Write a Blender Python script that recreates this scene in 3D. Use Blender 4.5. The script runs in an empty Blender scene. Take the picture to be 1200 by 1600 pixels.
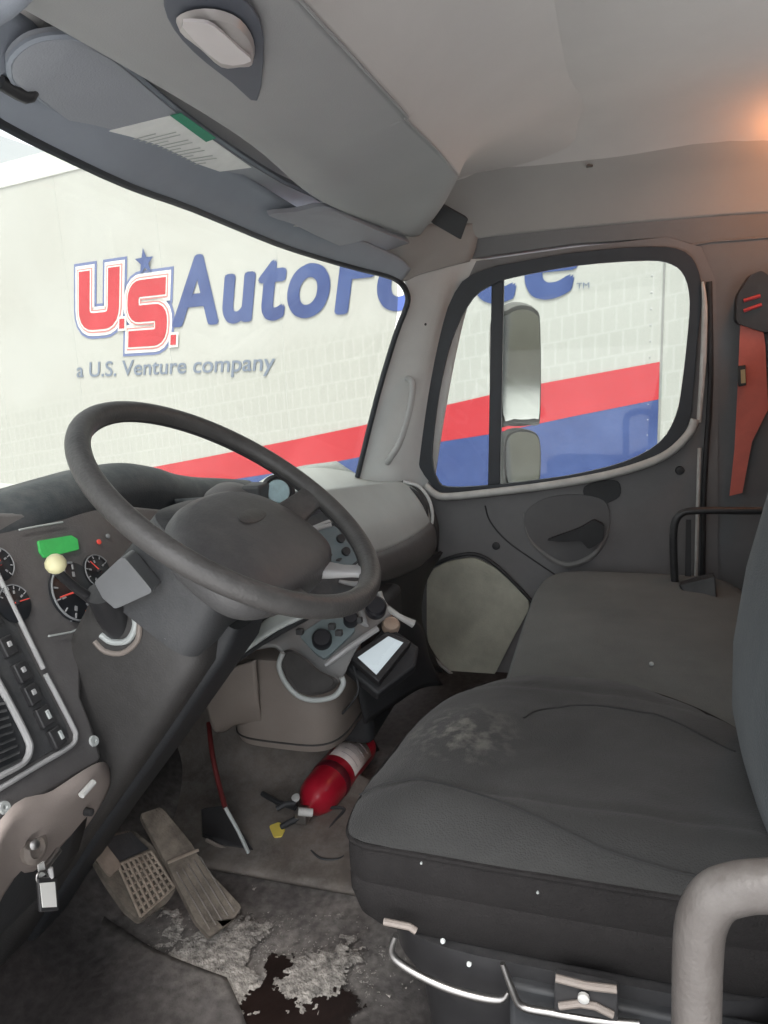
import bpy, bmesh, math, random
from mathutils import Vector, Matrix, noise as mnoise
from mathutils.geometry import tessellate_polygon
random.seed(7)
SC = bpy.context.scene
COL = SC.collection

# ------------------------------------------------------------------ camera
F = 1155.0
DX = Vector((360, -267, 1155)).normalized()
DY = Vector((-3700, -76, 1155)).normalized()
DY = (DY - DX * DX.dot(DY)).normalized()
DZ = DX.cross(DY)
if DZ.y > 0: DZ = -DZ
ROT = Matrix((DX, DY, DZ))                 # camera (right, down, forward) -> world
EYE = Vector((0, 0, 1.0))
cd = bpy.data.cameras.new('camera'); cam = bpy.data.objects.new('camera', cd); COL.objects.link(cam)
cd.sensor_fit = 'VERTICAL'; cd.sensor_height = 36; cd.lens = F / 1600 * 36
cd.clip_start = 0.02; cd.clip_end = 2000
right = ROT @ Vector((1, 0, 0)); up = ROT @ Vector((0, -1, 0)); back = ROT @ Vector((0, 0, -1))
M = Matrix((right, up, back)).transposed().to_4x4(); M.translation = EYE
cam.matrix_world = M
SC.camera = cam

# ------------------------------------------------------------------ light
SUN_EL, SUN_AZ = math.radians(64), math.radians(258)      # azimuth clockwise from +Y
w = bpy.data.worlds.new('World'); SC.world = w; w.use_nodes = True
nt = w.node_tree; nt.nodes.clear()
sky = nt.nodes.new('ShaderNodeTexSky'); sky.sky_type = 'NISHITA'; sky.sun_disc = False
sky.sun_elevation = SUN_EL; sky.sun_rotation = SUN_AZ; sky.dust_density = 4; sky.air_density = 1.0
hs = nt.nodes.new('ShaderNodeHueSaturation'); hs.inputs['Saturation'].default_value = 0.22
bg = nt.nodes.new('ShaderNodeBackground'); bg.inputs['Strength'].default_value = 0.15
wo = nt.nodes.new('ShaderNodeOutputWorld')
nt.links.new(sky.outputs[0], hs.inputs['Color']); nt.links.new(hs.outputs[0], bg.inputs['Color'])
nt.links.new(bg.outputs[0], wo.inputs[0])
sl = bpy.data.lights.new('sun', 'SUN'); sl.energy = 1.5; sl.angle = math.radians(20); sl.color = (1, .96, .9)
so = bpy.data.objects.new('sun', sl); COL.objects.link(so)
sd = Vector((math.sin(SUN_AZ) * math.cos(SUN_EL), math.cos(SUN_AZ) * math.cos(SUN_EL), math.sin(SUN_EL)))
so.rotation_euler = sd.to_track_quat('Z', 'Y').to_euler(); so.location = sd * 30
SC.view_settings.view_transform = 'Standard'; SC.view_settings.look = 'None'
SC.view_settings.exposure = 1.9; SC.view_settings.gamma = 1
SC.view_settings.use_curve_mapping = False
SC.cycles.max_bounces = 10; SC.cycles.diffuse_bounces = 6; SC.cycles.transparent_max_bounces = 12
SC.cycles.caustics_reflective = False; SC.cycles.caustics_refractive = False
SC.cycles.use_denoising = True

# ------------------------------------------------------------------ helpers
def ray(px, py): return ROT @ Vector((px - 600, py - 800, F))
def P(px, py, ax, v):
    r = ray(px, py); i = 'xyz'.index(ax)
    return EYE + r * ((v - EYE[i]) / r[i])
def PN(px, py, p0, n):
    r = ray(px, py); return EYE + r * ((Vector(p0) - EYE).dot(n) / r.dot(n))
def pts(a):
    out = []
    for p in a:
        out.append(P(*p) if len(p) == 4 else Vector(p))
    return out
BASE = {None: Vector((0, 0, 0))}
def empty(name, loc, parent=None, label=None, cat=None, group=None):
    o = bpy.data.objects.new(name, None); COL.objects.link(o); o.empty_display_size = .05
    loc = Vector(loc); pb = BASE[parent.name] if parent else Vector((0, 0, 0))
    o.location = loc - pb; o.parent = parent; BASE[o.name] = loc
    tag(o, label, cat, group); return o
def tag(o, label=None, cat=None, group=None, kind=None):
    if label: o['label'] = label
    if cat: o['category'] = cat
    if group: o['group'] = group
    if kind: o['kind'] = kind
    return o
def link(name, vs, fs, mat, parent=None, smooth=True, bevel=0, subsurf=0, solid=0, label=None, auto=True, segs=3):
    vs = [Vector(v) for v in vs]
    lo = Vector([min(v[i] for v in vs) for i in range(3)]); hi = Vector([max(v[i] for v in vs) for i in range(3)])
    c = (lo + hi) / 2
    if parent is None: c.z = lo.z
    me = bpy.data.meshes.new(name); me.from_pydata([v - c for v in vs], [], fs); me.update()
    bm = bmesh.new(); bm.from_mesh(me); bmesh.ops.recalc_face_normals(bm, faces=bm.faces); bm.to_mesh(me); bm.free()
    o = bpy.data.objects.new(name, me); COL.objects.link(o)
    me.materials.append(mat)
    pb = BASE[parent.name] if parent else Vector((0, 0, 0))
    o.location = c - pb; o.parent = parent; BASE[o.name] = c
    if smooth:
        for p in me.polygons: p.use_smooth = True
    if solid:
        m = o.modifiers.new('solid', 'SOLIDIFY'); m.thickness = abs(solid); m.offset = -1 if solid > 0 else 1
    if bevel:
        m = o.modifiers.new('bevel', 'BEVEL'); m.width = bevel; m.segments = segs; m.limit_method = 'ANGLE'; m.angle_limit = .6
        m.harden_normals = False
    if subsurf:
        m = o.modifiers.new('sub', 'SUBSURF'); m.levels = subsurf; m.render_levels = subsurf
    if smooth and not subsurf and auto:
        for e in me.edges: pass
        try: me.set_sharp_from_angle(angle=.7)
        except Exception: pass
    if label: o['label'] = label
    return o
class MB:
    def __init__(s): s.v = []; s.f = []
    def add(s, vs, fs):
        b = len(s.v); s.v += [Vector(v) for v in vs]; s.f += [[b + i for i in f] for f in fs]; return s
    def box(s, c, size, rot=None):
        c = Vector(c); sx, sy, sz = [a / 2 for a in size]; R = rot or Matrix.Identity(3)
        v = [c + R @ Vector((x * sx, y * sy, z * sz)) for x in (-1, 1) for y in (-1, 1) for z in (-1, 1)]
        return s.add(v, [(0, 1, 3, 2), (4, 6, 7, 5), (0, 4, 5, 1), (2, 3, 7, 6), (0, 2, 6, 4), (1, 5, 7, 3)])
    def tube(s, path, r, n=12, closed=False, smoothpath=0, flat=1.0, nrm=None):
        path = [Vector(p) for p in path]
        if smoothpath: path = catmull(path, smoothpath, closed)
        if not isinstance(r, (list, tuple)): r = [r] * len(path)
        elif len(r) != len(path):
            k = len(r) - 1; rr = []
            for i in range(len(path)):
                t = i / (len(path) - 1) * k; j = min(int(t), k - 1); rr.append(r[j] + (r[j + 1] - r[j]) * (t - j))
            r = rr
        vs = []; fs = []; N = len(path); prev = None
        for i, p in enumerate(path):
            if closed: t = path[(i + 1) % N] - path[i - 1]
            else: t = path[min(i + 1, N - 1)] - path[max(i - 1, 0)]
            t.normalize()
            if nrm is not None: a = Vector(nrm); a = (a - t * a.dot(t)).normalized()
            elif prev is None:
                a = Vector((0, 0, 1)) if abs(t.z) < .9 else Vector((1, 0, 0)); a = (a - t * a.dot(t)).normalized()
            else: a = (prev - t * prev.dot(t)).normalized()
            prev = a; b = t.cross(a)
            for k in range(n):
                th = 2 * math.pi * k / n
                vs.append(p + (a * math.cos(th) * flat + b * math.sin(th)) * r[i])
        for i in range(N if closed else N - 1):
            for k in range(n):
                a0 = i * n + k; a1 = i * n + (k + 1) % n; b0 = ((i + 1) % N) * n + k; b1 = ((i + 1) % N) * n + (k + 1) % n
                fs.append((a0, a1, b1, b0))
        if not closed: fs.append(tuple(range(n - 1, -1, -1))); fs.append(tuple(range((N - 1) * n, N * n)))
        return s.add(vs, fs)
    def loft(s, rings, caps=True):
        n = len(rings[0]); vs = [v for r in rings for v in r]; fs = []
        for i in range(len(rings) - 1):
            for k in range(n):
                fs.append((i * n + k, i * n + (k + 1) % n, (i + 1) * n + (k + 1) % n, (i + 1) * n + k))
        if caps: fs.append(tuple(range(n - 1, -1, -1))); fs.append(tuple(range((len(rings) - 1) * n, len(rings) * n)))
        return s.add(vs, fs)
    def lathe(s, p0, axis, prof, n=24):
        p0 = Vector(p0); a = Vector(axis).normalized(); u = a.orthogonal().normalized(); v = a.cross(u)
        rings = [[p0 + a * h + (u * math.cos(2 * math.pi * k / n) + v * math.sin(2 * math.pi * k / n)) * max(r, 1e-4) for k in range(n)] for r, h in prof]
        return s.loft(rings)
    def prism(s, poly, vec, holes=()):
        """poly: planar-ish outline of 3D points, extruded by vec"""
        vec = Vector(vec); loops = [[Vector(p) for p in poly]] + [[Vector(p) for p in h] for h in holes]
        flat = [p for l in loops for p in l]; n = len(flat)
        tris = tessellate_polygon(loops)
        vs = flat + [p + vec for p in flat]; fs = [tuple(t) for t in tris] + [tuple(n + i for i in reversed(t)) for t in tris]
        b = 0
        for l in loops:
            m = len(l)
            for i in range(m): fs.append((b + i, b + (i + 1) % m, n + b + (i + 1) % m, n + b + i))
            b += m
        return s.add(vs, fs)
    def build(s, name, mat, parent=None, **k): return link(name, s.v, s.f, mat, parent, **k)
def cr(p0, p1, p2, p3, t):
    return .5 * ((2 * p1) + (p2 - p0) * t + (2 * p0 - 5 * p1 + 4 * p2 - p3) * t * t + (3 * p1 - p0 - 3 * p2 + p3) * t ** 3)
def catmull(p, k, closed=False):
    out = []; N = len(p)
    for i in range(N if closed else N - 1):
        if closed: a, b, c, d = p[i - 1], p[i], p[(i + 1) % N], p[(i + 2) % N]
        else: a, b, c, d = p[max(i - 1, 0)], p[i], p[i + 1], p[min(i + 2, N - 1)]
        for j in range(k): out.append(cr(a, b, c, d, j / k))
    if not closed: out.append(p[-1])
    return out
def surf(name, grid, mat, parent, k=6, solid=.006, **kw):
    """smooth sheet through a grid of control points (rows), given real thickness"""
    rows = [catmull(pts(r), k) for r in grid]
    cols = list(zip(*rows)); fine = [catmull(list(c), k) for c in cols]
    nr = len(fine[0]); nc = len(fine); vs = [fine[c][r] for r in range(nr) for c in range(nc)]
    fs = [(r * nc + c, r * nc + c + 1, (r + 1) * nc + c + 1, (r + 1) * nc + c) for r in range(nr - 1) for c in range(nc - 1)]
    o = link(name, vs, fs, mat, parent, auto=False, **kw)
    m = o.modifiers.new('solid', 'SOLIDIFY'); m.thickness = solid; m.offset = 0
    return o
def rpoly(p, r=.3, k=4):
    """rounds the corners of an outline; r = fraction of edge used"""
    out = []; N = len(p)
    for i in range(N):
        a, b, c = p[i - 1], p[i], p[(i + 1) % N]
        s = b.lerp(a, r); e = b.lerp(c, r)
        for j in range(k + 1):
            t = j / k; out.append(s * (1 - t) ** 2 + b * 2 * t * (1 - t) + e * t * t)
    return out
def sup(cx, cy, z, hx, hy, n=3.0, N=48, dz=None, taper=0):
    out = []
    for i in range(N):
        t = 2 * math.pi * i / N; c, s_ = math.cos(t), math.sin(t)
        x = math.copysign(abs(c) ** (2 / n), c); y = math.copysign(abs(s_) ** (2 / n), s_)
        zz = z + (dz(x, y) if dz else 0)
        out.append(Vector((cx + hx * x * (1 + taper * y), cy + hy * y, zz)))
    return out
def offs(poly, d, nrm):
    """offset outline outward by d in its plane"""
    c = sum(poly, Vector()) / len(poly); out = []; N = len(poly)
    for i in range(N):
        t = (poly[(i + 1) % N] - poly[i - 1]).normalized(); o = t.cross(Vector(nrm)).normalized()
        if o.dot(poly[i] - c) < 0: o = -o
        out.append(poly[i] + o * d)
    return out

# ------------------------------------------------------------------ materials
def mat(name, col, rough=.6, var=.12, scale=8, bump=.0, bscale=300, metal=0, spec=.5, emit=None, col2=None, coat=0, stretch=None, dust=0):
    m = bpy.data.materials.new(name); m.use_nodes = True; t = m.node_tree; b = t.nodes['Principled BSDF']
    b.inputs['Roughness'].default_value = rough; b.inputs['Metallic'].default_value = metal
    b.inputs['Specular IOR Level'].default_value = spec
    if coat: b.inputs['Coat Weight'].default_value = coat
    tc = t.nodes.new('ShaderNodeTexCoord'); n = t.nodes.new('ShaderNodeTexNoise'); n.inputs['Scale'].default_value = scale
    n.inputs['Detail'].default_value = 6; n.inputs['Roughness'].default_value = .62
    src = tc.outputs['Object']
    if stretch:
        mp = t.nodes.new('ShaderNodeMapping'); mp.inputs['Scale'].default_value = stretch
        t.links.new(src, mp.inputs['Vector']); src = mp.outputs[0]
    t.links.new(src, n.inputs['Vector'])
    r = t.nodes.new('ShaderNodeValToRGB'); r.color_ramp.elements[0].position = .3; r.color_ramp.elements[1].position = .7
    c = Vector(col); c2 = Vector(col2) if col2 else c * (1 + var); c1 = c * (1 - var)
    r.color_ramp.elements[0].color = (*c1, 1); r.color_ramp.elements[1].color = (*[min(v, 1) for v in c2], 1)
    t.links.new(n.outputs['Fac'], r.inputs['Fac']); t.links.new(r.outputs[0], b.inputs['Base Color'])
    if dust:
        ge = t.nodes.new('ShaderNodeNewGeometry'); sx_ = t.nodes.new('ShaderNodeSeparateXYZ'); t.links.new(ge.outputs['Normal'], sx_.inputs[0])
        nd = t.nodes.new('ShaderNodeTexNoise'); nd.inputs['Scale'].default_value = 26; nd.inputs['Detail'].default_value = 9; nd.inputs['Roughness'].default_value = .75
        t.links.new(ge.outputs['Position'], nd.inputs['Vector'])
        m1 = t.nodes.new('ShaderNodeMapRange'); m1.inputs['From Min'].default_value = -.2; m1.inputs['From Max'].default_value = .9; m1.inputs['To Min'].default_value = .25; t.links.new(sx_.outputs['Z'], m1.inputs['Value'])
        m2 = t.nodes.new('ShaderNodeMapRange'); m2.inputs['From Min'].default_value = .42; m2.inputs['From Max'].default_value = .72; t.links.new(nd.outputs[0], m2.inputs['Value'])
        m3 = t.nodes.new('ShaderNodeMath'); m3.operation = 'MULTIPLY'; t.links.new(m1.outputs[0], m3.inputs[0]); t.links.new(m2.outputs[0], m3.inputs[1])
        m4 = t.nodes.new('ShaderNodeMath'); m4.operation = 'MULTIPLY'; m4.inputs[1].default_value = dust; t.links.new(m3.outputs[0], m4.inputs[0])
        md_ = t.nodes.new('ShaderNodeMixRGB'); md_.inputs[2].default_value = (.27, .262, .25, 1); t.links.new(m4.outputs[0], md_.inputs[0]); t.links.new(r.outputs[0], md_.inputs[1]); t.links.new(md_.outputs[0], b.inputs['Base Color'])
    rr = t.nodes.new('ShaderNodeMapRange'); rr.inputs['To Min'].default_value = max(rough - .08, .02); rr.inputs['To Max'].default_value = min(rough + .1, 1)
    t.links.new(n.outputs['Fac'], rr.inputs['Value']); t.links.new(rr.outputs[0], b.inputs['Roughness'])
    if bump:
        n2 = t.nodes.new('ShaderNodeTexNoise'); n2.inputs['Scale'].default_value = bscale; n2.inputs['Detail'].default_value = 3
        t.links.new(tc.outputs['Object'], n2.inputs['Vector'])
        bp = t.nodes.new('ShaderNodeBump'); bp.inputs['Strength'].default_value = bump; bp.inputs['Distance'].default_value = .002
        t.links.new(n2.outputs['Fac'], bp.inputs['Height']); t.links.new(bp.outputs[0], b.inputs['Normal'])
    if emit: b.inputs['Emission Color'].default_value = (*emit[0], 1); b.inputs['Emission Strength'].default_value = emit[1]
    return m
def glassmat(name, tint, refl=.06, dust=.05):
    m = bpy.data.materials.new(name); m.use_nodes = True; t = m.node_tree; t.nodes.clear()
    o = t.nodes.new('ShaderNodeOutputMaterial'); mx = t.nodes.new('ShaderNodeMixShader'); m2 = t.nodes.new('ShaderNodeMixShader')
    a = t.nodes.new('ShaderNodeBsdfTransparent'); g = t.nodes.new('ShaderNodeBsdfGlossy'); g.inputs['Roughness'].default_value = .02
    tr_ = t.nodes.new('ShaderNodeBsdfTranslucent'); tr_.inputs['Color'].default_value = (.9, .9, .88, 1)
    tc = t.nodes.new('ShaderNodeTexCoord'); n = t.nodes.new('ShaderNodeTexNoise'); n.inputs['Scale'].default_value = 4; n.inputs['Detail'].default_value = 8
    mr = t.nodes.new('ShaderNodeMapRange'); mr.inputs['From Min'].default_value = .3; mr.inputs['From Max'].default_value = .7; mr.inputs['To Min'].default_value = dust * .8; mr.inputs['To Max'].default_value = dust * 1.2
    t.links.new(tc.outputs['Object'], n.inputs['Vector']); t.links.new(n.outputs[0], mr.inputs['Value']); t.links.new(mr.outputs[0], m2.inputs[0])
    a.inputs['Color'].default_value = (*tint, 1); mx.inputs[0].default_value = refl
    t.links.new(a.outputs[0], mx.inputs[1]); t.links.new(g.outputs[0], mx.inputs[2]); t.links.new(mx.outputs[0], m2.inputs[1]); t.links.new(tr_.outputs[0], m2.inputs[2]); t.links.new(m2.outputs[0], o.inputs[0]); return m
def seatmat(name, col):
    m = mat(name, col, .92, .22, 5, .0, spec=.25); t = m.node_tree; b = t.nodes['Principled BSDF']
    tc = t.nodes.new('ShaderNodeTexCoord'); wv = t.nodes.new('ShaderNodeTexVoronoi'); wv.inputs['Scale'].default_value = 420
    t.links.new(tc.outputs['Object'], wv.inputs['Vector'])
    n3 = t.nodes.new('ShaderNodeTexNoise'); n3.inputs['Scale'].default_value = 14; t.links.new(tc.outputs['Object'], n3.inputs['Vector'])
    ad = t.nodes.new('ShaderNodeMath'); ad.operation = 'MULTIPLY_ADD'; ad.inputs[1].default_value = 4
    t.links.new(n3.outputs['Fac'], ad.inputs[0]); t.links.new(wv.outputs['Distance'], ad.inputs[2])
    bp = t.nodes.new('ShaderNodeBump'); bp.inputs['Strength'].default_value = .35; bp.inputs['Distance'].default_value = .002
    t.links.new(ad.outputs[0], bp.inputs['Height']); t.links.new(bp.outputs[0], b.inputs['Normal'])
    b.inputs['Sheen Weight'].default_value = .15
    return m
LINER = mat('liner_fabric', (.57, .555, .545), .95, .05, 3, .25, 500, spec=.2)
CONS = mat('console_plastic', (.33, .33, .335), .55, .06, 5, .2, 500)
VISOR = mat('visor_vinyl', (.35, .365, .40), .7, .05, 5, .2, 400)
HEADER = mat('header_trim', (.31, .34, .39), .6, .08, 5, .15, 400)
PILLAR = mat('pillar_plastic', (.58, .59, .585), .55, .07, 6, .2, 400)
WALL = mat('wall_trim', (.165, .172, .18), .75, .08, 6, .25, 350, dust=0.2)
DOORM = mat('door_plastic', (.18, .178, .182), .6, .1, 6, .25, 350, dust=0.25)
DASH = mat('dash_dark_plastic', (.06, .062, .065), .5, .12, 7, .3, 350, dust=0.25)
FASC = mat('dash_fascia_plastic', (.115, .11, .11), .5, .1, 7, .3, 350, dust=0.25)
HOOD = mat('hood_plastic', (.035, .042, .048), .6, .1, 7, .3, 350, dust=0.2)
LGREY = mat('light_grey_plastic', (.47, .50, .49), .5, .08, 6, .25, 350)
TAUPE = mat('taupe_plastic', (.25, .215, .19), .55, .09, 5, .25, 350, dust=0.35)
BEIGE = mat('beige_plastic', (.35, .30, .275), .5, .08, 6, .2, 350)
COLM = mat('column_plastic', (.048, .046, .045), .5, .1, 5, .25, 350, dust=0.2)
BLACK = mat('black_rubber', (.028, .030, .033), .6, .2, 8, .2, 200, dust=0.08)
BLKP = mat('black_plastic', (.03, .03, .032), .4, .2, 8, dust=0.15)
SEAL = mat('window_rubber', (.025, .03, .038), .45, .2, 12)
CHROME = mat('worn_metal', (.40, .39, .38), .38, .12, 14, metal=1)
TRIM = mat('pale_trim', (.55, .55, .53), .45, .15, 20)
SILV = mat('silver_plastic', (.42, .42, .42), .38, .08, 15)
SEAT = seatmat('seat_cloth', (.055, .055, .052))
SEAT2 = seatmat('bench_cloth', (.115, .122, .115))
SEATB = seatmat('backrest_cloth', (.030, .042, .048))
SIDEV = mat('seat_side_vinyl', (.019, .0175, .0175), .85, .12, 6, .8, 420, spec=.2, dust=0.05)
LEATH = mat('wheel_leather', (.075, .072, .07), .42, .15, 16, .35, 260, dust=0.25)
PAD = mat('wheel_pad', (.10, .099, .10), .45, .1, 6, .35, 300, dust=0.22)
WHITE = mat('white_card', (.8, .8, .77), .6, .03, 20)
REDM = mat('extinguisher_red', (.42, .012, .03), .3, .12, 12, coat=.4)
YEL = mat('yellow_plastic', (.75, .6, .12), .45, .08, 20)
CREAM = mat('cream_knob', (.8, .76, .45), .35, .04, 20)
BELT = mat('orange_red_webbing', (.62, .17, .135), .8, .12, 10, .5, 600)
PEDR = mat('dusty_rubber', (.10, .085, .07), .85, .4, 22, .8, 160, col2=(.22, .19, .155))
CARPET = mat('olive_grey_carpet', (.55, .55, .46), .95, .2, 9, 1.0, 220)
TUNN = mat('tunnel_mat', (.135, .118, .103), .85, .42, 8, .5, 160, dust=0.5)
GLASSW = glassmat('windshield_glass', (.67, .68, .655), .02, .022)
GLASSD = glassmat('door_glass', (.66, .68, .66), .02, .012)
MIRR = mat('mirror_glass', (.85, .87, .85), .03, .02, 3, metal=1)

# ------------------------------------------------------------------ setting: ground
m = mat('pale_concrete', (.485, .488, .485), .9, .12, 1.5, .6, 60)
MB().add([(-300, -300, -1.1), (300, -300, -1.1), (300, 300, -1.1), (-300, 300, -1.1)], [(0, 1, 2, 3)]).build('ground', m)
tag(bpy.data.objects['ground'], kind='structure', label='pale concrete yard under the truck and the trailer')

# ------------------------------------------------------------------ the cab
cab = empty('truck_cab', (1.25, .2, -1.1), label='dark grey truck cab interior with steering wheel, dashboard and cloth seats', cat='truck')

# floor, toe board, rear wall, shell
FLOORM = bpy.data.materials.new('worn_floor_rubber'); FLOORM.use_nodes = True
t = FLOORM.node_tree; b = t.nodes['Principled BSDF']; b.inputs['Roughness'].default_value = .85
g = t.nodes.new('ShaderNodeNewGeometry'); n1 = t.nodes.new('ShaderNodeTexNoise'); n1.inputs['Scale'].default_value = 5; n1.inputs['Detail'].default_value = 10; n1.inputs['Roughness'].default_value = .7
n2 = t.nodes.new('ShaderNodeTexNoise'); n2.inputs['Scale'].default_value = 60; n2.inputs['Detail'].default_value = 5
t.links.new(g.outputs['Position'], n1.inputs['Vector']); t.links.new(g.outputs['Position'], n2.inputs['Vector'])
r1 = t.nodes.new('ShaderNodeValToRGB'); r1.color_ramp.elements[0].position = .4; r1.color_ramp.elements[0].color = (.10, .092, .089, 1)
r1.color_ramp.elements[1].position = .72; r1.color_ramp.elements[1].color = (.27, .25, .23, 1)
r2 = t.nodes.new('ShaderNodeValToRGB'); r2.color_ramp.elements[0].position = .3; r2.color_ramp.elements[0].color = (.6, .6, .6, 1); r2.color_ramp.elements[1].position = .75; r2.color_ramp.elements[1].color = (1.3, 1.3, 1.3, 1)
mm = t.nodes.new('ShaderNodeMixRGB'); mm.blend_type = 'MULTIPLY'; mm.inputs[0].default_value = 1
t.links.new(n1.outputs[0], r1.inputs[0]); t.links.new(n2.outputs[0], r2.inputs[0])
dv_ = t.nodes.new('ShaderNodeVectorMath'); dv_.operation = 'DISTANCE'; dv_.inputs[1].default_value = (1.22, .58, 0); t.links.new(g.outputs['Position'], dv_.inputs[0])
da = t.nodes.new('ShaderNodeMath'); da.operation = 'MULTIPLY_ADD'; da.inputs[1].default_value = .35; t.links.new(n1.outputs[0], da.inputs[0]); t.links.new(dv_.outputs['Value'], da.inputs[2])
dm = t.nodes.new('ShaderNodeMapRange'); dm.inputs['From Min'].default_value = .62; dm.inputs['From Max'].default_value = .50; t.links.new(da.outputs[0], dm.inputs['Value'])
dx_ = t.nodes.new('ShaderNodeMixRGB'); dx_.inputs[1].default_value = (.038, .034, .033, 1); t.links.new(dm.outputs[0], dx_.inputs[0]); t.links.new(r1.outputs[0], dx_.inputs[2]); t.links.new(dx_.outputs[0], mm.inputs[1]); t.links.new(r2.outputs[0], mm.inputs[2])
t.links.new(mm.outputs[0], b.inputs['Base Color'])
bp = t.nodes.new('ShaderNodeBump'); bp.inputs['Strength'].default_value = .6; bp.inputs['Distance'].default_value = .004
t.links.new(n2.outputs[0], bp.inputs['Height']); t.links.new(bp.outputs[0], b.inputs['Normal'])
surf('floor', [[(x, y, z + .006 * math.sin(9 * x + 5 * y)) for y, z in ((-.62, 0), (-.2, 0), (.3, 0), (.7, 0), (.9, .02), (1.0, .10), (1.12, .26), (1.2, .45))] for x in (.2, .6, 1.0, 1.4, 1.8, 2.22)],
     FLOORM, cab, 8, .012, label='worn dirty cab floor with dried mud')
MB().prism([(.24, 1.2, .3), (2.2, 1.2, .3), (2.2, 1.2, .55), (.24, 1.2, .55)], (0, .02, 0)).build('firewall', BLACK, cab)
MB().prism([(.15, -.62, -.05), (2.26, -.62, -.05), (2.26, -.62, 1.52), (.15, -.62, 1.52)], (0, -.04, 0), [[(.75, -.62, .85), (1.75, -.62, .85), (1.75, -.62, 1.28), (.75, -.62, 1.28)]]).build('rear_wall', WALL, cab)
MB().prism([(.1, -.66, 1.56), (2.26, -.66, 1.56), (2.26, .60, 1.56), (.1, .60, 1.56)], (0, 0, .03)).build('roof', mat('cab_paint', (.75, .75, .74), .3, .03, 4, coat=.5), cab, bevel=.008)
MB().prism([(.2, -.62, -.05), (.2, 1.15, -.05), (.2, 1.15, .65), (.2, .78, 1.30), (.2, .70, 1.52), (.2, -.62, 1.52)], (-.05, 0, 0),
           [[(.2, -.30, .04), (.2, .55, .04), (.2, .78, .30), (.2, .78, .70), (.2, .62, 1.24), (.2, -.20, 1.27), (.2, -.30, 1.20)]]).build('driver_side_wall', WALL, cab)
# tunnel side the accelerator leans on
surf('tunnel_cover', [[(1.12, y, .012) for y in (.35, .6, .8, 1.02)],
                      [(1.30, y, .03) for y in (.35, .6, .8, 1.02)],
                      [(1.40, y, .03 + .02 * i) for i, y in enumerate((.42, .6, .8, 1.0))],
                      [(1.46, y, .10 + .05 * i) for i, y in enumerate((.62, .72, .86, .98))],
                      [(1.52, y, .42) for y in (.68, .76, .88, .98)]], TUNN, cab, 6, .01, label='worn taupe rubber cover beside the accelerator')

# ---------------- headliner
def zc(x, y):
    z = 1.50
    if x > 1.75: z -= .15 * ((x - 1.75) / .43) ** 2.6
    if y > .3: z -= .16 * ((y - .3) / .45) ** 2
    if y < -.25: z -= .05 * ((-.25 - y) / .35) ** 2
    return max(z, 1.33)
xs = [.16, .4, .7, 1.0, 1.3, 1.6, 1.8, 1.95, 2.05, 2.12, 2.17, 2.2]
ys = [-.62, -.45, -.25, 0, .2, .35, .5, .62, .72]
surf('headliner', [[(x, y, zc(min(x, 2.18), y) - (.02 if x == 2.2 else 0)) for y in ys] for x in xs], LINER, cab, 3, .01, label='pale grey cloth headliner')
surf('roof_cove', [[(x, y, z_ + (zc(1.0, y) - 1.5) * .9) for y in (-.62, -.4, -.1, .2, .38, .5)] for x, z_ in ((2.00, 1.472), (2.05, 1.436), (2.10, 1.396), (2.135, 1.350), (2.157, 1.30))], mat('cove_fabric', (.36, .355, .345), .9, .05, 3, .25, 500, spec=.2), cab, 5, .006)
c = P(921, 261, 'x', 2.052)
MB().add([c + Vector((math.cos(a) * .014 * (1 + .4 * math.sin(3 * a)), math.sin(a) * .008, 0)) for a in [i * .52 for i in range(12)]] +
         [c + Vector((math.cos(a) * .014 * (1 + .4 * math.sin(3 * a)), math.sin(a) * .008, .004)) for a in [i * .52 for i in range(12)]],
         [tuple(range(12)), tuple(range(23, 11, -1))] + [(i, (i + 1) % 12, 12 + (i + 1) % 12, 12 + i) for i in range(12)]).build('liner_scuff', mat('scuff', (.12, .11, .10), .9), cab, label='small dark scuff on the headliner')
# dome lamp at the rear, warm (its glow reaches the liner at the picture's right edge)
dl = MB().lathe((1.93, -.405, 1.452), (0, 0, -1), [(.055, 0), (.055, .008), (.045, .014)], 28).build('dome_lamp', LGREY, cab, label='round dome lamp at the rear of the headliner')
MB().lathe((1.93, -.405, 1.438), (0, 0, -1), [(.042, 0), (.042, .03), (.036, .038), (.018, .044), (.001, .045)], 28).build('lamp_lens', mat('warm_lens', (.9, .6, .35), .4, .02, emit=((1, .36, .13), 10)), dl)

# ---------------- side wall, passenger side (x = 2.2 outward)
X = 2.2
hole_px = [(772, 444), (800, 434), (900, 415), (1010, 407), (1050, 413), (1070, 432), (1078, 470), (1074, 530), (1066, 600), (1056, 650), (1030, 692), (975, 722), (900, 741), (840, 750), (770, 758), (700, 761), (683, 748), (675, 715), (682, 640), (695, 570), (712, 515), (740, 465)]
hole = catmull(pts([(a, b_, 'x', X) for a, b_ in hole_px]), 3, True)
hole_in = [Vector((2.15, v.y, v.z)) for v in hole]
# door panel, in front of the wall
def px_poly(a, x): return pts([(p, q, 'x', x) for p, q in a])
hole15 = catmull(px_poly(hole_px, 2.15), 3, True)
ho = offs(hole15, .012, (1, 0, 0))
door = empty('door', (2.18, .15, .0), cab, label='closed dark grey passenger door with window')
outer = px_poly([(742, 408), (900, 386), (1042, 370), (1096, 386), (1118, 438), (1122, 560), (1122, 700), (1122, 800), (1122, 930), (1120, 1200)], 2.15)
outer += [Vector((2.15, .60, .02)), Vector((2.15, .60, .35)), Vector((2.15, .60, .62))] + px_poly([(655, 720), (672, 560), (705, 440)], 2.15)
MB().prism(outer, (.05, 0, 0), [ho]).build('door_panel', DOORM, door, bevel=.003)
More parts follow.
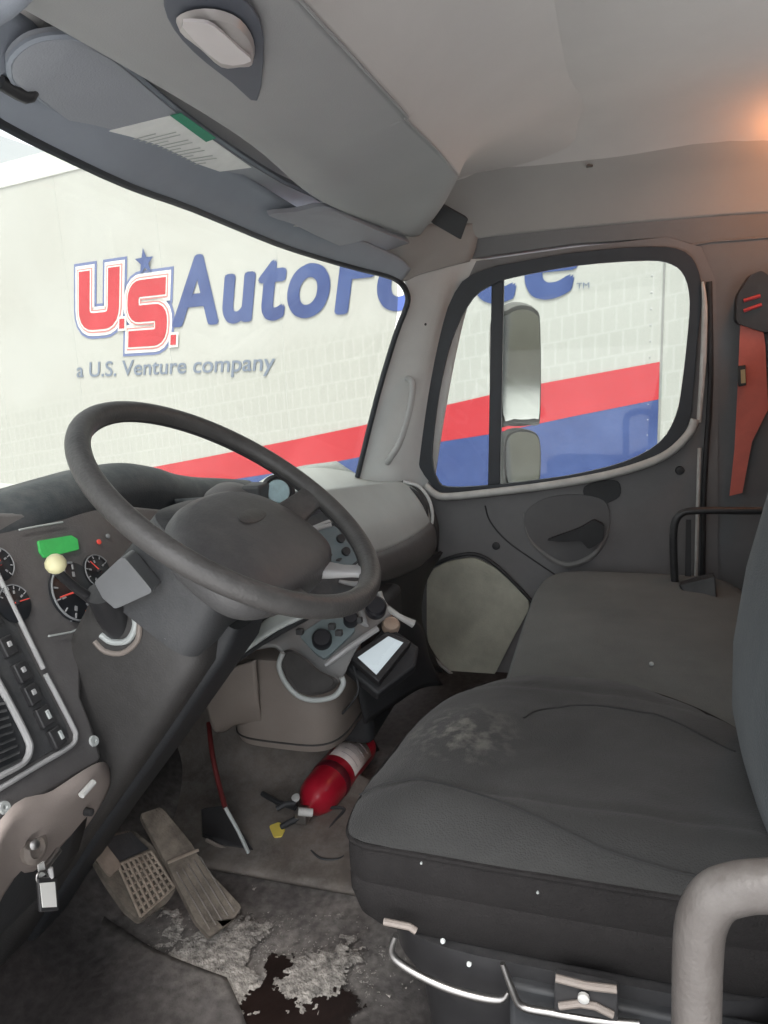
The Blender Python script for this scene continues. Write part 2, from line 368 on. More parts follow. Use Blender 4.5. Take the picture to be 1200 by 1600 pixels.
# lighter upper frame band beside and above the opening
o2 = px_poly([(640, 395), (900, 355), (1230, 325), (1300, 1100), (1113, 1100), (1114, 700), (1114, 560), (1110, 438), (1092, 388), (1040, 371), (900, 381), (742, 403), (703, 436), (668, 560), (650, 720)], 2.155)
fr = [Vector((2.155, .80, .5)), Vector((2.155, .80, 1.22))]
top = [Vector((2.155, .60, 1.36)), Vector((2.155, -.62, 1.36)), Vector((2.155, -.62, 0.0)), Vector((2.155, -.275, .0))]
inner = px_poly([(1116, 930), (1116, 800), (1117, 700), (1117, 560), (1113, 438), (1094, 386), (1040, 371), (900, 381), (738, 404), (700, 436), (668, 560), (650, 715)], 2.155)
inner[-1].y = min(inner[-1].y, .68); wallp = top + inner[:-1] + px_poly([(648, 720), (662, 560), (690, 450), (690, 400)], 2.155)
MB().prism(wallp, (.08, 0, 0)).build('side_wall', WALL, cab, bevel=.004, label='grey plastic wall around the passenger door')
MB().tube([Vector((2.153, v.y, v.z)) for v in px_poly([(1020, 395), (1110, 378), (1200, 371), (1290, 366)], 2.155)], .003, 6).build('wall_bead', WALL, cab)
# rubber seal
def ringpoly(inn, d, x0, th, name, mt, par, **k):
    out = offs(inn, d, (1, 0, 0)); MB().prism([Vector((x0, v.y, v.z)) for v in out], (th, 0, 0), [[Vector((x0, v.y, v.z)) for v in inn]]).build(name, mt, par, **k)
seal_in = catmull(px_poly(hole_px, 2.135), 3, True)
so_px = [(768, 418), (800, 411), (900, 394), (1015, 385), (1070, 393), (1092, 425), (1097, 470), (1090, 530), (1084, 600), (1076, 660), (1044, 703), (980, 732), (900, 750), (840, 758), (770, 767), (692, 769), (670, 752), (652, 715), (663, 640), (675, 565), (692, 500), (722, 440)]
seal_out = catmull(px_poly(so_px, 2.135), 3, True)
sealo = MB().prism(seal_out, (.012, 0, 0), [seal_in]).build('window_seal', SEAL, door, bevel=.004, label='thick black rubber around the window')
# pale trim along the bottom; the right strip paints the weatherstrip's highlight
MB().tube(px_poly([(1086, 655), (1076, 678), (1045, 708), (1000, 728), (940, 744), (860, 758), (780, 768), (700, 776), (678, 771), (664, 758)], 2.126), .0115, 10, smoothpath=4).build('belt_trim', TRIM, door, label='pale scuffed trim under the window')
MB().tube(px_poly([(1098, 440), (1101, 480), (1099, 560), (1092, 660)], 2.128), [.003, .007, .008, .006], 8, smoothpath=4).build('edge_trim', TRIM, door, label='weatherstrip behind the window, its highlight painted pale')
# glass panes and divider
MB().prism([Vector((2.185, v.y, v.z)) for v in offs(hole, .004, (1, 0, 0))], (.004, 0, 0)).build('window_pane', GLASSD, door)
MB().prism(px_poly([(768, 436), (787, 433), (781, 764), (762, 764)], 2.15), (.02, 0, 0)).build('window_divider', SEAL, door, bevel=.003)
# armrest recess, pull, knobs
rec = px_poly([(822, 800), (850, 779), (900, 772), (944, 782), (953, 815), (940, 858), (905, 880), (868, 872), (838, 850), (822, 828)], 2.149)
recs = catmull(rec, 4, True)
MB().prism(recs, (-.006, 0, 0)).build('pull_recess', mat('recess_shade', (.125, .123, .125), .6), door, bevel=.002, label='recess behind the door pull, its shade painted darker')  # door plastic with the recess's shade put into a darker colour
MB().tube([v + Vector((-.004, 0, 0)) for v in px_poly([(818, 800), (826, 838), (850, 864), (885, 882), (922, 870), (945, 842), (952, 815)], 2.15)], [.002, .004, .008, .011, .009, .006, .002], 8, smoothpath=4).build('pull_rim', mat('rim_lit', (.22, .215, .21), .6, .08, 8, .2, 300), door, label='lower rim of the door pull, its light painted paler')  # light on the lower rim is put into its paler colour
MB().prism(rpoly(px_poly([(853, 842), (905, 824), (928, 810), (944, 818), (943, 842), (920, 856), (908, 842), (880, 844)], 2.135), .2, 3), (-.02, 0, 0)).build('door_handle', BLACK, door, bevel=.005, label='black release lever in the pull')
MB().prism(catmull(px_poly([(912, 762), (935, 752), (965, 752), (968, 775), (940, 788), (918, 784)], 2.149), 4, True), (-.005, 0, 0)).build('lock_knob_plate', BLACK, door, bevel=.002)
MB().tube(px_poly([(758, 790), (766, 815), (792, 845), (835, 876), (880, 906)], 2.149), .0025, 6, smoothpath=4).build('door_groove', BLKP, door)
for p in ((775, 853), (1062, 735)):
    MB().lathe(P(*p, 'x', 2.15), (-1, 0, 0), [(.012, 0), (.011, .005), (.004, .007)], 16).build('door_cap', BLACK, door)
# lower carpeted pocket and its border
pk = px_poly([(668, 893), (700, 876), (742, 869), (778, 888), (833, 940), (800, 1000), (770, 1060), (715, 1062), (690, 1035), (668, 1000)], 2.148)
MB().prism(rpoly(pk, .25, 3), (-.012, 0, 0)).build('door_pocket', CARPET, door, bevel=.004, label='worn olive grey lower door panel')
MB().tube(px_poly([(835, 944), (778, 886), (742, 866), (702, 872), (668, 888)], 2.14), .006, 8, smoothpath=4).build('pocket_border', BLACK, door)
MB().tube(px_poly([(654, 880), (656, 940), (660, 995), (680, 1030), (712, 1058)], 2.12), .005, 8, smoothpath=4).build('door_edge', SILV, door, label='grey edge strip of the door opening')
MB().tube(px_poly([(1093, 700), (1090, 800), (1087, 925)], 2.13), .005, 8, smoothpath=3).build('edge_trim', TRIM, door, label='thin pale strip low on the door edge')
MB().tube(px_poly([(1108, 440), (1110, 600), (1100, 760), (1098, 925)], 2.14), .007, 8, smoothpath=3).build('door_gasket', BLACK, door)

# ---------------- A-pillar with grab handle
pill = surf('windshield_pillar', [
    [(629, 432, 'x', 2.06), (636, 465, 'x', 2.06), (614, 526, 'x', 2.06), (586, 620, 'x', 2.06), (556, 745, 'x', 2.06), (545, 800, 'x', 2.06)],
    [(655, 425, 'x', 2.08), (655, 465, 'x', 2.08), (636, 526, 'x', 2.08), (608, 620, 'x', 2.08), (580, 745, 'x', 2.08), (570, 800, 'x', 2.08)],
    [(690, 415, 'x', 2.11), (690, 465, 'x', 2.11), (672, 526, 'x', 2.11), (650, 620, 'x', 2.11), (625, 745, 'x', 2.11), (620, 800, 'x', 2.11)],
    [(730, 405, 'x', 2.145), (712, 450, 'x', 2.145), (692, 520, 'x', 2.145), (673, 620, 'x', 2.145), (658, 745, 'x', 2.145), (655, 800, 'x', 2.145)],
    [(760, 405, 'x', 2.16), (740, 450, 'x', 2.16), (720, 520, 'x', 2.16), (700, 620, 'x', 2.16), (680, 745, 'x', 2.16), (675, 800, 'x', 2.16)]], PILLAR, cab, 4, .008, label='light grey passenger windshield pillar')
MB().tube(pts([(634, 590, 'x', 2.10), (645, 600, 'x', 2.07), (640, 640, 'x', 2.06), (625, 690, 'x', 2.06), (608, 718, 'x', 2.07), (606, 722, 'x', 2.10)]), [.009, .010, .0095, .0095, .010, .009], 12, smoothpath=5).build('grab_handle', SILV, pill, label='slim light grey grab handle')
MB().lathe(P(664, 506, 'x', 2.10), (-1, -.5, 0), [(.007, 0), (.006, .006), (.001, .008)], 14).build('screw_cap', BLACK, pill)
# ---------------- windshield, gasket, header
wpx = [(-60, 160, 'y', .75), (0, 193, 'y', .75), (75, 232, 'y', .75), (200, 290, 'y', .75), (300, 326, 'y', .752), (427, 379, 'x', 1.60), (500, 403, 'x', 1.78), (560, 420, 'x', 1.90), (600, 430, 'x', 1.98), (622, 440, 'x', 2.03), (634, 458, 'x', 2.05), (634, 478, 'x', 2.06), (616, 526, 'x', 2.06), (588, 620, 'x', 2.06), (557, 745, 'x', 2.06)]
we = pts(wpx)
MB().tube([v + Vector((-.004, -.004, 0)) for v in [Vector((.22, .70, 1.30)), Vector((.5, .735, 1.307))] + we], .008, 8, smoothpath=3).build('windshield_gasket', SEAL, cab)
hdr = [[], [], [], []]
for i, v in enumerate([Vector((.22, .70, 1.30)), Vector((.5, .735, 1.307))] + we[:10]):
    k = min(1, max(0, i - 2) / 9); 
    q = 1 - .62 * k ** 1.5; hdr[0].append(v); hdr[1].append(v + Vector((-.006, -.02, .012)) * q)
    hdr[2].append(v + Vector((-.01, -.055, .040)) * q); hdr[3].append(v + Vector((-.01, -.095, .085)) * q)
surf('windshield_header', hdr, HEADER, cab, 3, .01, label='dark blue grey trim along the windshield top')
# corner piece joining header and pillar
CORNER = mat('corner_trim', (.33, .33, .32), .6, .06, 5, .2, 400)
surf('header_corner', [[(600, 432, 'x', 1.98), (628, 440, 'x', 2.04), (660, 428, 'x', 2.07), (735, 408, 'x', 2.15)],
                       [(590, 410, 'x', 1.97), (630, 415, 'x', 2.03), (668, 408, 'x', 2.08), (742, 390, 'x', 2.15)],
                       [(600, 385, 'x', 1.99), (650, 385, 'x', 2.05), (690, 385, 'x', 2.10), (748, 365, 'x', 2.16)],
                       [(620, 350, 'x', 2.0), (670, 350, 'x', 2.08), (720, 352, 'x', 2.12), (760, 340, 'x', 2.17)]], CORNER, cab, 4, .008)
tops = [Vector((.2, .78, 1.30))] + [v + Vector((0, .012, 0)) for v in we[2:10]]
bots = [Vector((.2, 1.12, .70)), Vector((.7, 1.14, .66)), Vector((1.0, 1.14, .64)), Vector((1.3, 1.12, .62)), Vector((1.55, 1.07, .68)), Vector((1.72, 1.0, .68)), Vector((1.88, .92, .60)), Vector((1.98, .86, .60)), Vector((2.08, .79, .60))]
tops[-1] = Vector((2.085, tops[-1].y, tops[-1].z))
tops[-1] = we[9] + Vector((.03, .012, .01)); bots[-1] = we[-1] + Vector((.03, .012, -.02))
mids = [a.lerp(b_, .5) + Vector((0, .015, 0)) for a, b_ in zip(tops, bots)]; mids[-1] = we[12] + Vector((.03, .012, 0))
surf('windshield', [tops, mids, bots], GLASSW, cab, 4, .004)
MB().tube([(.20, .70, 1.32), (.20, .80, 1.14), (.20, .98, .86), (.20, 1.14, .62)], .045, 14, smoothpath=4).build('driver_pillar', PILLAR, cab)
# near-side front corner (driver pillar, mostly outside the picture)
MB().tube(pts([(-60, 30, 'x', .6), (0, 0, 'x', .62), (60, -60, 'x', .62)]), .016, 12, smoothpath=4).build('driver_pillar_trim', HEADER, cab, label='blue grey trim at the driver pillar top')

# ---------------- overhead console
cons = empty('overhead_console', (1.2, .5, 1.38), cab, label='grey overhead storage console above the windshield')
x0 = .30
def crow(pp, y, z): return [(x0, y, z)] + pp
zz_ = lambda z: z
cz = lambda x, y: (x, y, zc(x, y) + .004)
surf('liner_cove', [
    [(x0, -.02, 1.507), (.9, -.02, 1.507), (1.2, -.02, 1.507), (1.40, -.01, 1.507), (1.60, .0, 1.506), (1.80, .02, 1.503), (1.92, .04, zc(1.92, 0) + .005), cz(2.02, .08)],
    [(x0, .12, 1.494), (.9, .12, 1.494), (1.2, .12, 1.494), (1.40, .12, 1.494), (1.60, .13, 1.492), (1.78, .15, 1.486), (1.90, .17, 1.474), cz(2.04, .19)],
    [(x0, .235, 1.455), (.9, .235, 1.455), (1.2, .235, 1.455), (1.39, .235, 1.455), (1.58, .24, 1.452), (1.73, .25, 1.446), (1.88, .28, 1.450), cz(2.05, .29)],
    [(x0, .296, 1.405), (.9, .296, 1.405), (1.2, .296, 1.405), (1.37, .296, 1.405), (1.57, .297, 1.405), (1.68, .303, 1.404), (1.865, .34, 1.433), cz(2.05, .37)],
    [(x0, .317, 1.36), (.9, .317, 1.36), (1.2, .317, 1.36), (636, 188, 'z', 1.36), (688, 240, 'z', 1.36), (715, 274, 'z', 1.36), (1.86, .385, 1.42), cz(2.05, .46)]], LINER, cons, 6, .006)
surf('console_shell', [
    [(x0, .317, 1.36), (.9, .317, 1.36), (1.2, .317, 1.36), (636, 188, 'z', 1.36), (688, 240, 'z', 1.36), (715, 274, 'z', 1.36), (1.86, .385, 1.42)],
    [(x0, .40, 1.355), (.9, .40, 1.355), (1.2, .40, 1.352), (592, 217, 'z', 1.35), (658, 268, 'z', 1.352), (704, 296, 'z', 1.35), (1.92, .43, 1.41)],
    [(x0, .47, 1.352), (.9, .47, 1.352), (1.2, .47, 1.345), (548, 248, 'z', 1.338), (628, 300, 'z', 1.335), (688, 324, 'z', 1.33), (1.98, .48, 1.40)],
    [(x0, .53, 1.352), (.9, .53, 1.350), (1.2, .53, 1.338), (512, 276, 'z', 1.322), (600, 330, 'z', 1.318), (666, 352, 'z', 1.313), (2.04, .53, 1.39)],
    [(x0, .575, 1.358), (.9, .575, 1.356), (1.2, .575, 1.345), (488, 303, 'z', 1.318), (578, 347, 'z', 1.312), (646, 367, 'z', 1.306), (2.08, .56, 1.37)],
    [(x0, .60, 1.40), (.9, .60, 1.40), (1.2, .60, 1.39), (1.52, .60, 1.37), (1.76, .59, 1.36), (1.94, .575, 1.35), (2.10, .59, 1.36)]], CONS, cons, 6, .006)
MB().tube(pts([(x0, .314, 1.356), (.9, .314, 1.356), (1.2, .314, 1.356), (636, 188, 'z', 1.356), (688, 240, 'z', 1.356), (714, 272, 'z', 1.357)]), .0022, 6, smoothpath=5).build('console_edge', CONS, cons)
# map lamp recess and lens
rc = [PN(a, b_, (1, .45, 1.346), Vector((0, 0, 1))) for a, b_ in [(262, -20), (330, -22), (385, 5), (412, 60), (402, 158), (360, 128), (300, 80), (262, 30)]]
MB().prism(catmull(rc, 3, True), (0, 0, .004)).build('lamp_recess', mat('recess_dark', (.10, .11, .135), .6), cons, bevel=.0015, label='dark recess around the map lamp')
ln = [PN(a, b_, (1, .45, 1.343), Vector((0, 0, 1))) for a, b_ in [(275, 35), (292, 18), (335, 14), (375, 30), (396, 62), (396, 92), (375, 96), (345, 96), (310, 65)]]
lc = sum(ln, Vector()) / len(ln); lr = catmull(ln, 3, True)
MB().loft([lr, [lc + (v - lc) * .93 + Vector((0, 0, -.008)) for v in lr], [lc + (v - lc) * .7 + Vector((0, 0, -.013)) for v in lr], [lc + (v - lc) * .3 + Vector((0, 0, -.015)) for v in lr]]).build('map_lamp', mat('lamp_lens', (.42, .39, .38), .35, .05), cons, label='rounded pale map lamp lens')
ln2 = [PN(a, b_, (1, .45, 1.326), Vector((0, 0, 1))) for a, b_ in [(285, 42), (310, 35), (335, 42), (372, 75), (392, 96), (345, 99)]]
MB().prism(catmull(ln2, 3, True), (0, 0, .003)).build('lamp_window', mat('lamp_window', (.62, .58, .58), .3, .05), cons, bevel=.001)
# dark vent at the console's far end
MB().prism(pts([(690, 318, 'x', 1.96), (733, 342, 'x', 1.98), (721, 376, 'x', 2.0), (676, 350, 'x', 1.98)]), (.008, .010, .010)).build('ceiling_speaker', BLACK, cab, bevel=.004, label='small black grille at the end of the console')

# ---------------- sun visors
def visor(outline, th, name, label):
    pl = pts(outline); pl = catmull(pl, 4, True); c = sum(pl, Vector()) / len(pl)
    nrm = Vector((0, .25, 1)).normalized()
    v = MB().loft([[c + (p - c) * .96 - nrm * th * .5 for p in pl], [p - nrm * th * .25 for p in pl], [p + nrm * th * .25 for p in pl], [c + (p - c) * .96 + nrm * th * .5 for p in pl]]).build(name, VISOR, cab, label=label)
    return v
n0 = Vector((0, .42, 1)).normalized(); v0 = Vector((1.2, .74, 1.318))
def vp(px, py, h=0): return PN(px, py, v0 - n0 * h, n0)
vo = [vp(*q) for q in [(13, 92), (32, 68), (62, 54), (110, 52), (155, 70), (196, 100), (273, 166), (364, 232), (440, 280), (501, 311), (455, 324), (408, 327), (345, 306), (275, 278), (180, 232), (100, 178), (45, 135), (18, 120)]]
vl = catmull(vo, 3, True); c = sum(vl, Vector()) / len(vl)
vis = MB().loft([[c + (p - c) * .965 - n0 * .011 for p in vl], [p - n0 * .007 for p in vl], [p + n0 * .007 for p in vl], [c + (p - c) * .965 + n0 * .011 for p in vl]]).build('sun_visor', VISOR, cab, label='grey driver sun visor with white label')
MB().tube([p - n0 * .004 for p in vl], .0045, 6, closed=True).build('visor_piping', HEADER, vis)
st = [vp(*q, .0125) for q in [(146, 211), (276, 179), (393, 262), (283, 276)]]
stk = MB().prism(st, n0 * .001).build('warning_label', mat('label_paper', (.88, .88, .86), .6, .06, 30), vis, smooth=False, label='large pale printed label')
MB().prism([vp(*q, .0138) for q in [(266, 181), (283, 177), (338, 216), (322, 222)]], n0 * .0008).build('green_band', mat('label_green', (.05, .30, .18), .6), stk, smooth=False)
mbt = MB()
def lerp2(a, b_, t_): return (a[0] + (b_[0] - a[0]) * t_, a[1] + (b_[1] - a[1]) * t_)
for i in range(13):
    s_ = .14 + .058 * i
    A = lerp2((170, 216), (290, 270), s_); B = lerp2((262, 190), (370, 262), s_)
    A = lerp2(A, B, .06); B = lerp2(A, B, .9 if i % 3 else .6)
    d = (.9, .7)
    mbt.prism([vp(A[0], A[1], .0138), vp(B[0], B[1], .0138), vp(B[0] + .8, B[1] + .8, .0138), vp(A[0] + .8, A[1] + .8, .0138)], n0 * .0006)
mbt.build('print_lines', mat('label_print', (.50, .52, .50), .7), stk, smooth=False)
MB().tube([vp(18, 128, 0), vp(48, 138, .004), vp(40, 150, .01), vp(0, 128, .0)], .009, 10, smoothpath=3).build('visor_pivot', BLKP, vis)
MB().tube([vp(375, 318, .012), vp(383, 312, .018), vp(392, 318, .012)], .003, 8, smoothpath=3).build('visor_clip', SILV, vis)
v1 = Vector((1.9, .60, 1.275)); n1_ = Vector((.12, .50, 1)).normalized()
vo2 = [PN(a_, b_, v1, n1_) for a_, b_ in [(506, 320), (545, 336), (600, 360), (655, 382), (700, 404), (704, 416), (660, 418), (600, 408), (520, 378), (450, 344), (418, 333), (462, 328)]]
vl2 = catmull(vo2, 3, True); c = sum(vl2, Vector()) / len(vl2)
n0 = n1_
vis2 = MB().loft([[c + (p - c) * .95 - n0 * .008 for p in vl2], [p - n0 * .004 for p in vl2], [p + n0 * .006 for p in vl2], [c + (p - c) * .95 + n0 * .009 for p in vl2]]).build('sun_visor', VISOR, cab, label='passenger sun visor folded up at the far end')
MB().tube([vp(455, 352, .012), vp(468, 352, .016), vp(480, 358, .012)], .003, 8).build('visor_clip', TRIM, vis2)

# ------------------------------------------------------------------ dashboard
dash = empty('dashboard', (1.2, .85, .6), cab, label='wraparound dark grey dashboard')
# instrument hood and cowl: profile rows along x
def hrow(x, yb, zr, yr): return [(x, yr - .10, zr - .075), (x, yr - .065, zr - .02), (x, yr - .03, zr), (x, yr + .05, zr - .008), (x, yr + .16, zr - .05), (x, 1.12, .66)]
ridge = [(.35, .775, .87), (.60, .80, .87), (.80, .815, .87), (.98, .822, .87), (1.10, .822, .87), (1.20, .80, .87), (1.27, .775, .87), (1.34, .755, .86), (1.45, .733, .86), (1.56, .710, .86)]
surf('instrument_hood', [[(x, yr - .05, z - .13), (x, yr - .075, z - .045), (x, yr - .045, z - .003), (x, yr, z), (x, yr + .1, z - .03), (x, 1.10, .655)] for x, z, yr in ridge], HOOD, dash, 4, .01, label='black instrument hood')
# fascia plane carrying gauges and switches
fn = Vector((0, -1, .4)).normalized(); fp = Vector((.8, .66, .45))
def fp_(px, py, h=0): return PN(px, py, fp + fn * h, fn)
fo = [fp_(*q) for q in [(205, 790), (300, 800), (330, 900), (240, 950), (150, 1000), (128, 1040), (128, 1090), (148, 1140), (160, 1180), (152, 1196), (90, 1232), (0, 1284)]]
fl = [Vector((.40, fo[-1].y - .01, fo[-1].z - .06)), Vector((.40, .80, .80)), fp_(0, 800), fp_(100, 800)]
MB().prism(fo + fl, -fn * .03).build('instrument_panel', FASC, dash, bevel=.006, label='charcoal instrument and switch panel')
# silver trim outlining the switch panel
MB().tube([fp_(*q, .004) for q in [(-30, 845), (0, 905), (68, 1045)]], .0035, 8).build('silver_trim', SILV, dash, label='upper silver trim strip')
MB().tube([fp_(*q, .004) for q in [(71, 1053), (112, 1132), (118, 1150), (110, 1166), (60, 1196), (0, 1232), (-40, 1256)]], .0035, 8, smoothpath=4).build('silver_trim', SILV, dash, label='lower silver trim strip')
swp = [fp_(*q, .002) for q in [(-60, 820), (-2, 920), (62, 1052), (104, 1134), (108, 1152), (98, 1164), (0, 1221), (-60, 1255)]]
MB().prism(swp, -fn * .004).build('switch_panel', DASH, dash, bevel=.001)
# gauges
DIAL = mat('dial_face', (.02, .022, .026), .35, .1, 20); RINGM = mat('dial_ring', (.26, .27, .28), .4, .1, 20)
REDN = mat('needle_red', (.55, .06, .05), .5, emit=((1, .12, .08), .08))
def gauge(px, py, r, a0, a1, needle, name='gauge', col=RINGM, nt_=9, full=False):
    c = fp_(px, py, .003); u = Vector((1, 0, 0)); v = u.cross(fn).normalized(); v = -v if v.z < 0 else v
    D = lambda a, rr, h=0: c + (u * math.cos(a) + v * math.sin(a)) * rr + fn * h
    g_ = MB().lathe(c - fn * .002, fn, [(r, 0), (r, .003), (r * .96, .0035)], 40).build(name, DIAL, dash)
    n = 26; arc = [D(a0 + (a1 - a0) * i / n, r * .96, .003) for i in range(n + 1)]
    MB().tube(arc, r * .035, 6).build('dial_ring', col, g_)
    tk = MB()
    for i in range(nt_):
        a = a0 + (a1 - a0) * i / (nt_ - 1)
        tk.tube([D(a, r * .74, .003), D(a, r * .9, .003)], r * .03, 4)
        if i % 2 == 0: tk.prism([D(a + .07, r * .66, .002), D(a - .07, r * .66, .002), D(a - .09, r * .5, .002), D(a + .09, r * .5, .002)], fn * .001)
    tk.build('dial_mark', mat('dial_mark', (.33, .34, .35), .5), g_)
    if needle is not None:
        MB().tube([D(needle + math.pi, r * .12, .006), D(needle, r * .8, .006)], [r * .04, r * .02], 6).build('needle', REDN, g_)
    MB().lathe(c + fn * .002, fn, [(r * .13, 0), (r * .11, .006), (r * .02, .007)], 16).build('dial_hub', BLKP, g_)
R_ = math.radians
gauge(118, 925, .046, R_(70), R_(290), R_(176), nt_=9)
gauge(152, 893, .027, R_(20), R_(220), R_(120), nt_=7)
gauge(-4, 882, .024, R_(-60), R_(130), R_(80), nt_=6)
gauge(22, 943, .026, R_(20), R_(140), R_(-5), nt_=6)
gauge(158, 950, .020, R_(160), R_(330), None, nt_=5)
GREEN = mat('lcd_green', (.03, .22, .06), .5, .2, 60, emit=((.06, .6, .12), .10))
MB().prism([fp_(*q, .004) for q in [(60, 845), (112, 836), (122, 842), (124, 858), (70, 871), (63, 862)]], -fn * .004).build('green_display', GREEN, dash, bevel=.001, label='lit green display')
MB().tube([fp_(*q, .004) for q in [(30, 828), (60, 822), (98, 816)]], .0014, 6).build('panel_groove', LGREY, dash)
MB().tube([fp_(*q, .004) for q in [(76, 994), (110, 988), (140, 975)]], .0014, 6).build('panel_groove', LGREY, dash)
for q, mt in (((154, 847), REDN), ((133, 956), mat('amber_light', (.5, .15, .06), .5)), ((168, 838), RINGM)):
    MB().lathe(fp_(*q, .002), fn, [(.004, 0), (.004, .002), (.001, .003)], 12).build('indicator_light', mt, dash)
MB().prism([fp_(*q, .003) for q in [(103, 958), (116, 953), (124, 963), (112, 971)]], -fn * .002).build('odometer_window', RINGM, dash)
# rocker switches and screws
ux = (fp_(110, 1130) - fp_(0, 905)).normalized(); uy = fn.cross(ux)
RM = Matrix((ux, uy, fn)).transposed()
for k, q in enumerate([(12, 1010), (34, 1050), (50, 1085), (68, 1120), (88, 1152), (-12, 965)]):
    c = fp_(*q, .006); s_ = MB().box(c, (.026, .020, .009), RM).build('rocker_switch', BLKP, dash, bevel=.002)
    if k < 3 or k == 5: MB().box(c + fn * .005 + ux * -.002, (.007, .006, .003), RM).build('switch_mark', SILV, s_, bevel=.001)
    else: MB().box(c + fn * .005 + uy * .004, (.012, .005, .004), RM).build('switch_mark', LGREY, s_, bevel=.001)
for q in ((6, 1262), (146, 1158)):
    MB().lathe(fp_(*q, .001), fn, [(.008, 0), (.007, .003), (.003, .003), (.002, .001)], 16).build('panel_screw', LGREY, dash)
# air vent at the bottom left
vent = MB().prism([fp_(*q, .005) for q in [(-70, 1100), (-20, 1080), (6, 1092), (36, 1150), (40, 1172), (30, 1188), (-20, 1216), (-70, 1240)]], -fn * .004).build('air_vent', BLACK, dash, bevel=.001, label='black louvred air vent')
MB().tube([fp_(*q, .007) for q in [(-20, 1040), (-2, 1068), (40, 1148), (46, 1172), (36, 1192), (0, 1212), (-40, 1234)]], .0045, 8, smoothpath=4).build('vent_rim', SILV, vent)
mbl = MB()
for i in range(9):
    a = lerp2((-70, 1112), (-66, 1232), i / 8); b_ = lerp2((8, 1098), (34, 1186), i / 8)
    mbl.prism([fp_(a[0], a[1], .008), fp_(b_[0], b_[1] - 2, .008), fp_(b_[0], b_[1] + 2.5, .012), fp_(a[0], a[1] + 5, .012)], -fn * .002)
mbl.build('louvre', DASH, vent)
# knee panel under the fascia
surf('knee_panel', [
    [(.40, .60, .415), (0, 1284, 'y', .640), (80, 1238, 'y', .648), (150, 1194, 'y', .655), (166, 1200, 'y', .69)],
    [(.40, .595, .385), (0, 1310, 'y', .632), (80, 1262, 'y', .640), (153, 1212, 'y', .648), (168, 1225, 'y', .69)],
    [(.40, .62, .33), (0, 1350, 'y', .655), (70, 1302, 'y', .665), (142, 1250, 'y', .675), (150, 1262, 'y', .70)],
    [(.40, .66, .27), (0, 1398, 'y', .69), (60, 1352, 'y', .695), (125, 1285, 'y', .70), (130, 1292, 'y', .72)]], BEIGE, dash, 5, .008, label='beige knee panel under the switches')
surf('lower_dash', [[(x, .68, .43), (x, .74, .30), (x, .86, .26), (x, 1.12, .5)] for x in (.38, .55, .75)], BLACK, dash, 4, .01)
MB().lathe(P(50, 1325, 'y', .665), (0, -1, .1), [(.019, 0), (.019, .006), (.012, .009), (.012, .002), (.001, .002)], 24).build('ignition_lock', TAUPE, dash)
MB().lathe(P(47, 1320, 'y', .655), (-.3, -1, .4), [(.006, 0), (.006, .012), (.002, .014)], 14).build('lock_key_slot', CHROME, dash)
MB().tube([P(127, 1243, 'y', .634), P(146, 1222, 'y', .634)], .0045, 8).build('panel_lever', TRIM, dash, label='small white lever on the knee panel')
MB().lathe(P(134, 1268, 'y', .67), (0, -1, 0), [(.006, 0), (.005, .01), (.001, .012)], 12).build('panel_knob', BLKP, dash)
# far dashboard: centre stack and passenger side
surf('dash_top', [
    [(1.10, .70, .74), (1.20, .80, .74), (1.25, 1.10, .66)],
    [(1.40, .66, .70), (1.45, .78, .70), (1.45, 1.06, .63)],
    [(500, 776, 'x', 1.60), (1.58, .74, .68), (1.60, 1.02, .62)]], HOOD, dash, 5, .01, label='black middle of the dashboard top')
surf('dash_top', [
    [(500, 776, 'x', 1.60), (1.58, .74, .68), (1.60, 1.02, .62)],
    [(500, 770, 'x', 1.66), (1.66, .76, .67), (1.72, .98, .62)],
    [(560, 768, 'x', 1.86), (1.86, .74, .632), (1.88, .90, .68)],
    [(628, 754, 'x', 2.08), (2.08, .70, .622), (2.08, .80, .68)]], LGREY, dash, 5, .01, label='light grey dashboard top')
surf('glovebox_panel', [
    [(500, 768, 'x', 1.66), (560, 760, 'x', 1.85), (610, 756, 'x', 2.02), (636, 756, 'x', 2.10)],
    [(520, 795, 'x', 1.64), (565, 785, 'x', 1.80), (620, 772, 'x', 1.98), (650, 768, 'x', 2.09)],
    [(545, 830, 'x', 1.60), (588, 820, 'x', 1.74), (635, 803, 'x', 1.93), (665, 792, 'x', 2.07)],
    [(562, 868, 'x', 1.56), (594, 862, 'x', 1.70), (645, 838, 'x', 1.90), (672, 816, 'x', 2.06)]], LGREY, dash, 5, .01, label='light grey glovebox lid')
surf('glovebox_lip', [
    [(562, 868, 'x', 1.56), (594, 862, 'x', 1.70), (645, 838, 'x', 1.90), (672, 816, 'x', 2.06)],
    [(566, 876, 'x', 1.545), (598, 871, 'x', 1.69), (650, 848, 'x', 1.89), (678, 828, 'x', 2.05)],
    [(568, 895, 'x', 1.55), (600, 890, 'x', 1.69), (655, 868, 'x', 1.90), (680, 850, 'x', 2.06)],
    [(572, 905, 'x', 1.60), (606, 905, 'x', 1.74), (652, 885, 'x', 1.94), (676, 865, 'x', 2.09)]], FASC, dash, 5, .01)
surf('dash_end', [
    [(628, 752, 'x', 2.09), (645, 758, 'x', 2.10), (662, 775, 'x', 2.11)],
    [(645, 770, 'x', 2.08), (662, 780, 'x', 2.09), (678, 800, 'x', 2.11)],
    [(662, 795, 'x', 2.07), (674, 805, 'x', 2.085), (684, 830, 'x', 2.11)],
    [(668, 815, 'x', 2.06), (680, 828, 'x', 2.08), (682, 862, 'x', 2.12)]], DASH, dash, 4, .01)
